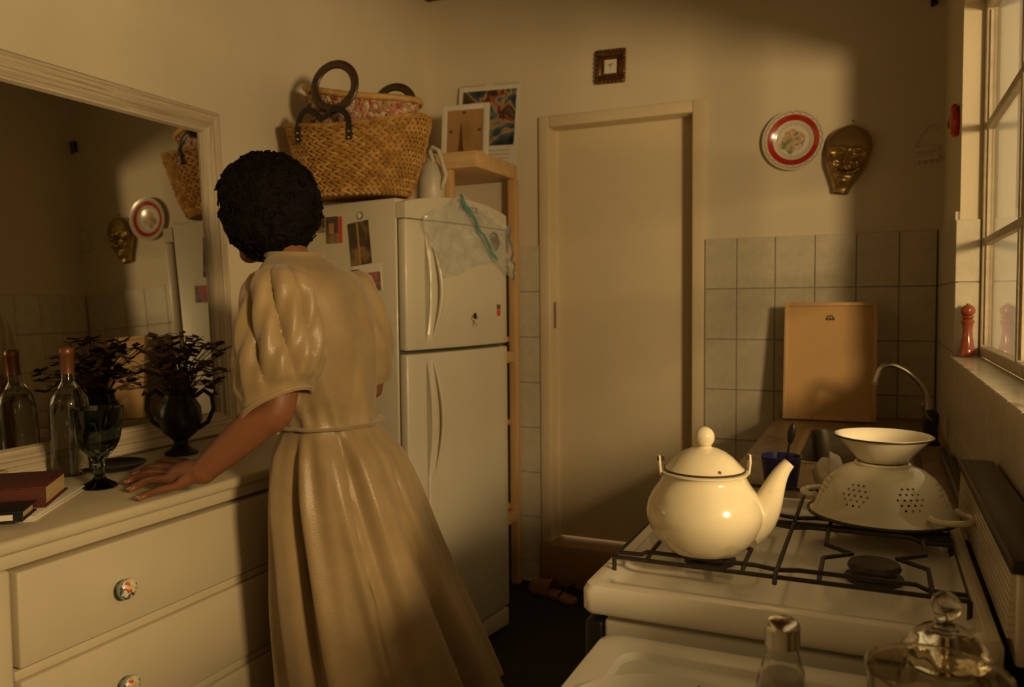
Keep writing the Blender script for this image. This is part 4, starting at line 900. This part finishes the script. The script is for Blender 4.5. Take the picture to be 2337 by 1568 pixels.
# brass smiling mask
c = PY(1932, 366, YB-.01)
mk = thing('brass_mask', 'smiling bald brass face mask hanging on the back wall', 'mask', (c.x, YB-.006, c.z), rot=(0, .16, 0))
def G(x, y, cx, cy, sx, sy): return math.exp(-((x-cx)/sx)**2-((y-cy)/sy)**2)
def halfw(t):                                            # t 0 at the cut neck, 1 at the crown
    ks = [(0,.026),(.06,.031),(.16,.041),(.28,.058),(.42,.075),(.58,.083),(.74,.084),(.86,.073),(.94,.053),(.985,.027),(1,.003)]
    for (a, p), (b, q) in zip(ks, ks[1:]):
        if a <= t <= b: s = (t-a)/(b-a); return p+(q-p)*s
    return .003
def mface(u, v):
    t = v; y = -.128 + .258*t; hw_ = halfw(t); s = 2*u-1; x = hw_*math.sin(s*PI/2)
    d = .056*max(0, 1-(abs(s))**2.4)**.75*(.55+.45*math.sin(PI*min(1, .15+.8*t)))
    e = abs(x)
    d += .026*G(x,y,0,-.002,.010,.026) + .015*G(x,y,0,-.016,.017,.010)                     # nose
    d -= .020*G(e,y,.032,.018,.019,.012); d += .009*G(e,y,.032,.017,.010,.006)            # sockets, closed lids
    d += .008*G(e,y,.032,.036,.024,.008)                                                   # brow
    d += .016*G(e,y,.042,-.018,.018,.016)                                                  # cheeks
    sm = -.048 + 7.0*x*x
    d += .012*G(0,y-sm,0,.007,1,.0050)*G(x,0,0,0,.040,1) + .012*G(0,y-sm,0,-.008,1,.006)*G(x,0,0,0,.034,1)
    d -= .016*G(0,y-sm,0,0,1,.0030)*G(x,0,0,0,.042,1)
    d -= .006*G(0,y-sm,0,.019,1,.005)*G(e,0,.030,0,.018,1)
    d += .010*G(x,y,0,-.082,.022,.013); d -= .007*G(x,y,0,-.106,.04,.005)
    return V(x, -max(.0005, d), y)
MB().grid(mface, 64, 110).build('face', MT['brass'], mk, smooth=True)
MB().prism([(halfw(i/30), -.128+.258*i/30) for i in range(31)] + [(-halfw(i/30), -.128+.258*i/30) for i in range(30, -1, -1)], -.004, .002, lambda a, b, t: V(a, t, b)).build('back_rim', MT['brass'], mk)
MB().tube([(-.02,-.004,.12),(0,-.004,.150),(.02,-.004,.12)], .0007, 5).build('hanging_wire', MT['steel'], mk)
tag(MB().lathe([(.003,0),(.003,.006),(.0015,.008)], 8, (0,0,0), Matrix.Rotation(PI/2, 4, 'X')).build('wall_nail', MT['dkmetal'], None, loc=(c.x+.023, YB, c.z+.150)), 'small nail in the wall above the brass mask', 'nail')
# faint wire rack and red ornament near the window corner
wr_ = thing('wire_rack', 'small pale wire hook rack hanging in the corner beside the window', 'rack', (.168, YB-.004, 1.86), rot=(0, -.05, 0))
for (z, w) in ((.0,.045),(-.035,.045)):
    MB().box(-w, w*.8, -.006, -.001, z-.012, z+.004).build('bar', MT['plaster'], wr_, bevel=.001)
for i in range(4): MB().tube([(-.032+.02*i,-.007,-.045),(-.032+.02*i,-.012,-.062),(-.032+.02*i,-.018,-.056)], .0012, 6).build('hook', MT['steel'], wr_)
MB().tube([(-.04,-.003,.004),(-.02,-.003,.05),(.02,-.003,.085),(.036,-.003,.06)], .001, 6).build('wire', MT['steel'], wr_)
rd = thing('red_wall_ornament', 'small round red ornament with yellow dabs on the wall by the window jamb', 'ornament', (XR, 2.80, 1.83))
MB().ball((-.010,0,0), .018, .042, .042, 24, 14).build('body', MT['redpaint'], rd, smooth=True)
MB().ball((-.012,-.006,.040), .012, .020, .016, 14, 8).build('crown', MT['redpaint'], rd, smooth=True)
MB().ball((-.024,-.012,-.024), .007, .012, .010, 10, 6).build('yellow_dab', M_('yellow_paint', (.60,.42,.06), .4), rd, smooth=True)
MB().ball((-.026,.0,-.004), .005, .012, .014, 10, 6).build('dark_spot', MT['black'], rd, smooth=True)
# pepper mill on the sill
pm = thing('pepper_mill', 'turned orange-brown wooden pepper mill on the window sill', 'pepper mill', (XR+.020, 2.652, WZ0))
MB().lathe([(0,0),(.0225,0),(.0230,.006),(.0215,.012),(.0225,.018),(.0200,.024),(.0165,.040),(.0135,.060),(.0130,.080),(.0150,.096),(.0185,.101),(.0165,.106),(.0120,.110)], 32).build('body', MT['brickred'], pm, smooth=True)
hd = MB().lathe([(.0120,.110),(.0175,.114),(.0150,.119)], 32).ball((0,0,.134), .0195, .0195, .0175, 28, 16).build('head', MT['brickred'], pm, smooth=True)
MB().lathe([(.006,.150),(.004,.154),(0,.1545)], 16).build('top_nut', MT['steel'], hd)
# sandal with a dark strap on the floor before the step
sd = thing('tan_sandal', 'tan leather sandal with a dark heel strap on the floor by the door', 'sandal', (-1.285, 3.255, 0), 2.75)
outl = [(-.13,-.018),(-.135,.018),(-.11,.04),(-.05,.036),(.02,.040),(.08,.052),(.12,.040),(.14,.0),(.13,-.03),(.09,-.046),(.02,-.034),(-.06,-.032)]
MB().prism(outl, 0, .022, lambda a, b, t: V(a, b, t)).build('sole', MT['sandal'], sd, bevel=.005)
MB().grid(lambda u, v: V(-.005+.125*v, (-.040+.085*u)*(1-.15*v*v), .0225+(.055-.03*v)*math.sin(PI*u)**.6), 16, 10).build('upper', MT['sandal'], sd, smooth=True)
MB().tube([(-.06,-.028,.024),(-.09,-.026,.06),(-.125,0,.085),(-.09,.028,.06),(-.06,.030,.024)], .009, 8, flat=.35).build('heel_strap', MT['leather'], sd, smooth=True)
# ================================================================== THE WOMAN, one hand on the dresser, turned to the mirror
WR = V(-1.02, 1.64, 0)
wo = thing('person', 'person with short black hair in a champagne satin dress leaning one hand on the dresser', 'person', WR)
def L0(p): return Vector(p) - WR
def smoothpath(ctl, k=6):
    out = []
    for i in range(len(ctl)-1):
        p0, p1, p2, p3 = ctl[max(0,i-1)], ctl[i], ctl[i+1], ctl[min(len(ctl)-1,i+2)]
        for s in range(k):
            t = s/k; out.append(.5*((2*p1)+(p2-p0)*t+(2*p0-5*p1+4*p2-p3)*t*t+(3*p1-p0-3*p2+p3)*t**3))
    out.append(ctl[-1]); return out
def lerp_tab(tab, t):
    for a, b in zip(tab, tab[1:]):
        if a[0] <= t <= b[0]:
            s = (t-a[0])/(b[0]-a[0]); s = s*s*(3-2*s) if 0 else s
            return [x+(y-x)*s for x, y in zip(a[1:], b[1:])]
    return list(tab[-1][1:])
# spine of dress: (pixel x, y, depth, half-width along the shoulders, half-depth)
TR = [(672,583,1.84,.062,.060),(690,606,1.85,.115,.074),(706,632,1.86,.160,.092),(716,690,1.86,.170,.112),(728,790,1.86,.160,.116),(742,890,1.86,.142,.108),(755,962,1.86,.130,.102),(770,1030,1.87,.160,.138),(785,1110,1.88,.182,.162),(810,1220,1.90,.200,.182),(848,1370,1.93,.230,.214),(905,1560,1.97,.270,.250)]
cen = smoothpath([PD(x, y, d) for x, y, d, a, b in TR], 6)
rad = smoothpath([V(a, b, 0) for x, y, d, a, b in TR], 6)
SH = math.radians(8)                                      # shoulders turned a little toward the room
e1, e2 = V(math.sin(SH), -math.cos(SH), 0), V(math.cos(SH), math.sin(SH), 0)   # e1 to her left (near side), e2 to her back
def dress_pt(j, th, off=0):
    c, r_ = cen[j], rad[j]; t = j/(len(cen)-1); wa = 36/66.0
    A = 0
    if t > wa:
        s = (t-wa)/(1-wa); A = .050*min(1, s*6)*(1-s) + .105*s**.8
        m_ = 1 + A*(1.7*(abs(math.sin(4*th+.65*s+.3))**.65 - .65) + .55*math.sin(13*th-2.2*s+2.0) + .25*math.sin(22*th+1.0))
    else:
        s = t/wa; m_ = 1 + .075*(abs(math.sin(3*th+3.2*s))**.7 - .65)*min(1, s*2.2) + .026*math.sin(9*th-7*s+1)*min(1, s*2) + .020*math.exp(-((s-.93)/.08)**2)*math.sin(18*th)
    return c + e1*((r_.x*m_+off)*math.cos(th)) + e2*((r_.y*m_+off)*math.sin(th))
nj = len(cen)-1
dm = MB().grid(lambda u, v: L0(dress_pt(round(v*nj), 2*PI*u)), 240, nj, True)
dm.build('dress', MT['satin'], wo, smooth=True)
MB().tube([L0(dress_pt(36, 2*PI*i/80, .004)) for i in range(80)], .011, 8, closed=True, flat=.35, up=(0,0,1)).build('waistband', MT['satin'], wo, smooth=True)
MB().tube([L0(dress_pt(0, 2*PI*i/48, .001)) for i in range(48)], .006, 8, closed=True).build('neckline_binding', MT['satin'], wo, smooth=True)
# near (left) arm
S1, E1 = PD(646, 640, 1.735), PD(632, 925, 1.700)
W1 = PZ(462, 1077, .948)
ARM = smoothpath([S1, S1.lerp(E1, .5)+V(.004,-.006,0), E1, E1.lerp(W1, .5)+V(.004,.002,-.006), W1], 6)
# sleeve: full puff with diagonal folds, turned-up cuff
sl = MB(); ns = 30
cuff = S1.lerp(E1, .99)
ax = (cuff-S1).normalized(); su = (e2 - ax*e2.dot(ax)).normalized(); sw = ax.cross(su)
def sleeve(u, v):
    th = 2*PI*u; c = (S1 + V(0,0,.028)).lerp(cuff, v)
    r_ = lerp_tab([(0,.030),(.06,.058),(.16,.070),(.40,.077),(.70,.084),(.86,.080),(.93,.071),(1,.066)], v)[0]
    f = 1 + .30*(abs(math.sin(4*th + 4.5*v))**.7 - .6)*math.sin(PI*min(1, .12+v*.95))**.6 + .05*math.sin(13*th - 7*v + 1)*math.sin(PI*v)
    tilt = .035*(v**3)*math.cos(th)
    return L0(c + su*(r_*f*math.cos(th)*1.08) + sw*(r_*f*math.sin(th)) + ax*tilt*-1)
MB().grid(sleeve, 160, 44, True).build('sleeve', MT['satin'], wo, smooth=True)
MB().tube([sleeve(i/48, 1.0) for i in range(48)], .006, 8, closed=True).build('cuff_binding', MT['satin'], wo, smooth=True)
# far (right) arm, bent in front of her
S2 = PD(716, 640, 1.86) - e1*.165; E2 = S2 + V(.02, .05, -.27); W2 = E2 + V(-.17, -.08, -.10)
W2 = E2 + V(-.14, -.10, .03)
c2 = S2.lerp(E2, .95); ax2 = (c2-S2).normalized(); su2 = (e2 - ax2*e2.dot(ax2)).normalized(); sw2 = ax2.cross(su2)
def sleeve2(u, v):
    th = 2*PI*u; r_ = lerp_tab([(0,.030),(.06,.056),(.3,.074),(.7,.082),(.9,.074),(1,.064)], v)[0]; f = 1 + .08*math.sin(7*th+8*v)*math.sin(PI*min(1, v*1.1))
    return L0((S2+V(0,0,.026)).lerp(c2, v) + su2*(r_*f*math.cos(th)) + sw2*(r_*f*math.sin(th)))
MB().grid(sleeve2, 72, 24, True).build('sleeve', MT['satin'], wo, smooth=True)
# ---- body: one continuous skin grown from overlapping forms by a voxel remesh
HC = PD(604, 486, 1.86); NK = PD(660, 596, 1.85)
bd = MB()
def limb(ctl, rr_, k=5):
    P = smoothpath([L0(p) for p in ctl], k); R = [q.x for q in smoothpath([V(r, 0, 0) for r in rr_], k)]
    bd.tube(P, R, 16)
def trunk(u, v): 
    j = 3 + round(v*46); return L0(dress_pt(j, 2*PI*u, -.022 if j < 42 else -.04))
g_ = MB().grid(trunk, 32, 46, True); n0 = len(bd.v); bd.add(g_.v, g_.f); bd.f.append([n0+i for i in range(32)][::-1]); bd.f.append([n0+46*32+i for i in range(32)])
limb([NK+V(.01,0,-.06), NK, HC+V(.015,.0,-.05)], [.060,.050,.050])
fd = V(-.97, .10, -.12).normalized(); fs_ = fd.cross(V(0,0,1)).normalized(); fu = fs_.cross(fd)
FR = Matrix((fd, fs_, fu)).transposed().to_4x4()
bd.ball(L0(HC)+fd*-.008+fu*.018, .092, .072, .090, 24, 18, FR)           # skull
bd.ball(L0(HC)+fd*.030+fu*-.032, .058, .058, .078, 22, 16, FR)           # face
bd.ball(L0(HC)+fd*.062+fu*-.086, .024, .026, .022, 14, 10, FR)           # chin
bd.tube([L0(HC)+fd*.082+fu*.012, L0(HC)+fd*.096+fu*-.012, L0(HC)+fd*.108+fu*-.030, L0(HC)+fd*.090+fu*-.040], [.008,.010,.014,.012], 10)   # nose
for s in (-1, 1):
    bd.ball(L0(HC)+fd*.080+fs_*s*.030+fu*.022, .012, .024, .008, 12, 8, FR)   # brow
    bd.ball(L0(HC)+fd*.066+fs_*s*.036+fu*-.022, .020, .022, .020, 12, 8, FR)  # cheek
    bd.ball(L0(HC)+fd*-.006+fs_*s*.074+fu*-.012, .016, .008, .030, 12, 8, FR) # ear
bd.ball(L0(HC)+fd*.084+fu*-.060, .012, .024, .010, 12, 8, FR)            # lips
limb([S1+V(0,.03,-.02), S1+V(0,0,-.01), S1.lerp(E1,.5), E1, E1.lerp(W1,.25), E1.lerp(W1,.7), W1], [.030,.036,.042,.040,.041,.034,.027])
# hand: palm and five fingers spread on the dresser top
def HP(x, y, dz): return PZ(x, y, DT+dz)
kn_ = [HP(404,1070,.040), HP(392,1080,.042), HP(392,1094,.038), HP(404,1110,.030)]
tips = [[HP(352,1066,.034), HP(322,1076,.014), HP(304,1086,.007)], [HP(345,1078,.036), HP(308,1092,.016), HP(284,1104,.007)], [HP(345,1095,.030), HP(312,1110,.013), HP(292,1120,.007)], [HP(368,1118,.024), HP(336,1130,.012), HP(312,1140,.007)]]
wrd = (W1-(kn_[1]+kn_[2])/2)
pc0 = (kn_[1]+kn_[2])/2
bd.ball(L0(W1), .031, .029, .027, 14, 10)
limb([W1, W1.lerp(pc0,.35)+V(0,0,.004), W1.lerp(pc0,.75)+V(0,0,.002), pc0], [.027,.026,.024,.016], 4)
for q, r0 in zip(kn_, (.0115,.012,.0115,.010)): limb([W1.lerp(q, .12), W1.lerp(q, .55)+V(0,0,.003), q], [.017,.0155,r0], 4)
for q, tp_, r0 in zip(kn_, tips, (.0098,.0102,.0098,.0086)): limb([q.lerp(W1,.1), q, tp_[0], tp_[1], tp_[2]], [r0*1.1, r0*1.08, r0, r0*.9, r0*.72], 4)
th0 = W1.lerp(kn_[0], .3)
limb([th0, HP(420,1058,.030), HP(384,1053,.016), HP(356,1056,.009)], [.015,.0135,.011,.008], 4)
# far arm and its closed hand
limb([S2, S2.lerp(E2,.5), E2, E2.lerp(W2,.5), W2], [.048,.044,.040,.036,.026])
hd2 = (W2-E2).normalized()
limb([W2, W2+hd2*.05, W2+hd2*.085], [.026,.030,.022], 4)
for k_ in range(4):
    o_ = V(0, 0, .03-.02*k_); b0 = W2+hd2*.08+o_
    limb([b0, b0+hd2*.03+V(.01,-.005,0), b0+hd2*.035+V(.03,-.02,0), b0+hd2*.01+V(.035,-.025,0)], [.010,.0095,.009,.008], 3)
limb([W2+hd2*.03+V(0,0,.02), W2+hd2*.06+V(.02,-.01,.04), W2+hd2*.085+V(.03,-.02,.03)], [.013,.011,.009], 3)
# legs and feet
for (hip, knee, ank, fdir) in ((V(-1.17,1.49,.80), V(-1.12,1.57,.46), V(-1.03,1.58,.085), V(-.98,-.15,0)), (V(-1.12,1.60,.80), V(-1.04,1.71,.46), V(-.93,1.765,.085), V(-.95,.2,0))):
    limb([hip, hip.lerp(knee,.5), knee, knee.lerp(ank,.35)+V(.012,0,0), ank.lerp(knee,.15), ank], [.078,.068,.052,.052,.034,.034])
    f_ = fdir.normalized()
    limb([ank+V(0,0,-.01)-f_*.03, ank+V(0,0,-.04)-f_*.02, Vector((ank.x,ank.y,.036))+f_*.06, Vector((ank.x,ank.y,.022))+f_*.14, Vector((ank.x,ank.y,.016))+f_*.18], [.030,.036,.034,.026,.014], 4)
body = bd.build('body', MT['skin'], wo)
rm = body.modifiers.new('skin', 'REMESH'); rm.mode = 'VOXEL'; rm.voxel_size = .0042; rm.use_smooth_shade = True
sm = body.modifiers.new('relax', 'SMOOTH'); sm.factor = .5; sm.iterations = 4
apply_mods(body)
if not body.data.materials: body.data.materials.append(MT['skin'])
zmin = min(v.co.z for v in body.data.vertices)
for v in body.data.vertices: v.co.z = max(v.co.z, .0015)
for tp_ in tips:
    d_ = (tp_[2]-tp_[1]).normalized(); q = L0(tp_[2]) + V(0,0,.0050) - d_*.001
    MB().ball(q, .0052, .0040, .0016, 10, 6, d_.to_track_quat('X','Z').to_matrix().to_4x4()).build('finger_nail', MT['nail'], wo, smooth=True)
for s in (-1, 1):
    e_ = MB().ball(L0(HC)+fd*.078+fs_*s*.030+fu*.006, .0115, .0115, .0085, 14, 10).build('eye', M_('eye_white', (.55,.5,.42), .2), wo, smooth=True)
    MB().ball(L0(HC)+fd*.0875+fs_*s*.030+fu*.006, .0035, .006, .006, 10, 8, FR).build('iris', MT['black'], e_, smooth=True)
MB().ball(L0(HC)+fd*.092+fu*-.060, .008, .022, .007, 14, 8, FR).build('lips', M_('lip_tone', (.30,.10,.06), .4), wo, smooth=True)
# hair: a full short mass of curls, open over the face
hb = MB().ball((0,0,0), 1, 1, 1, 72, 52)
keep = []
for v in hb.v:
    d_ = v.normalized(); back = -d_.dot(fd)
    r_ = V(d_.dot(fd)*.122, d_.dot(fs_)*.112, d_.dot(fu)*.124).length
    r_ *= 1 + .07*noise.noise(d_*4) + .05*noise.noise(d_*14) + .025*noise.noise(d_*36)
    if d_.dot(fd) > .45 and d_.dot(fu) < .35: r_ *= .60
    v.xyz = L0(HC) + V(.004,0,.002) + d_*r_ + fd*-.010 + fu*.010
hb.build('hair', MT['hair'], wo, smooth=True)
random.seed(21); cm = MB()
for i in range(420):
    d_ = V(random.gauss(0,1), random.gauss(0,1), random.gauss(0,1)).normalized()
    if d_.dot(fd) > .40 and d_.dot(fu) < .40: continue
    r_ = V(d_.dot(fd)*.122, d_.dot(fs_)*.112, d_.dot(fu)*.124).length*.965
    c_ = L0(HC) + V(.004,0,.002) + fd*-.010 + fu*.010 + d_*r_; a_ = d_.orthogonal().normalized(); b_2 = d_.cross(a_); ph = random.uniform(0, 6.3); rr_ = random.uniform(.005, .009)
    cm.tube([c_ + a_*(rr_*math.cos(ph+k_*.9)) + b_2*(rr_*math.sin(ph+k_*.9)) + d_*(.0012*k_) for k_ in range(7)], .0022, 4)
stuff(cm.build('curls', MT['hair'], wo, smooth=True))
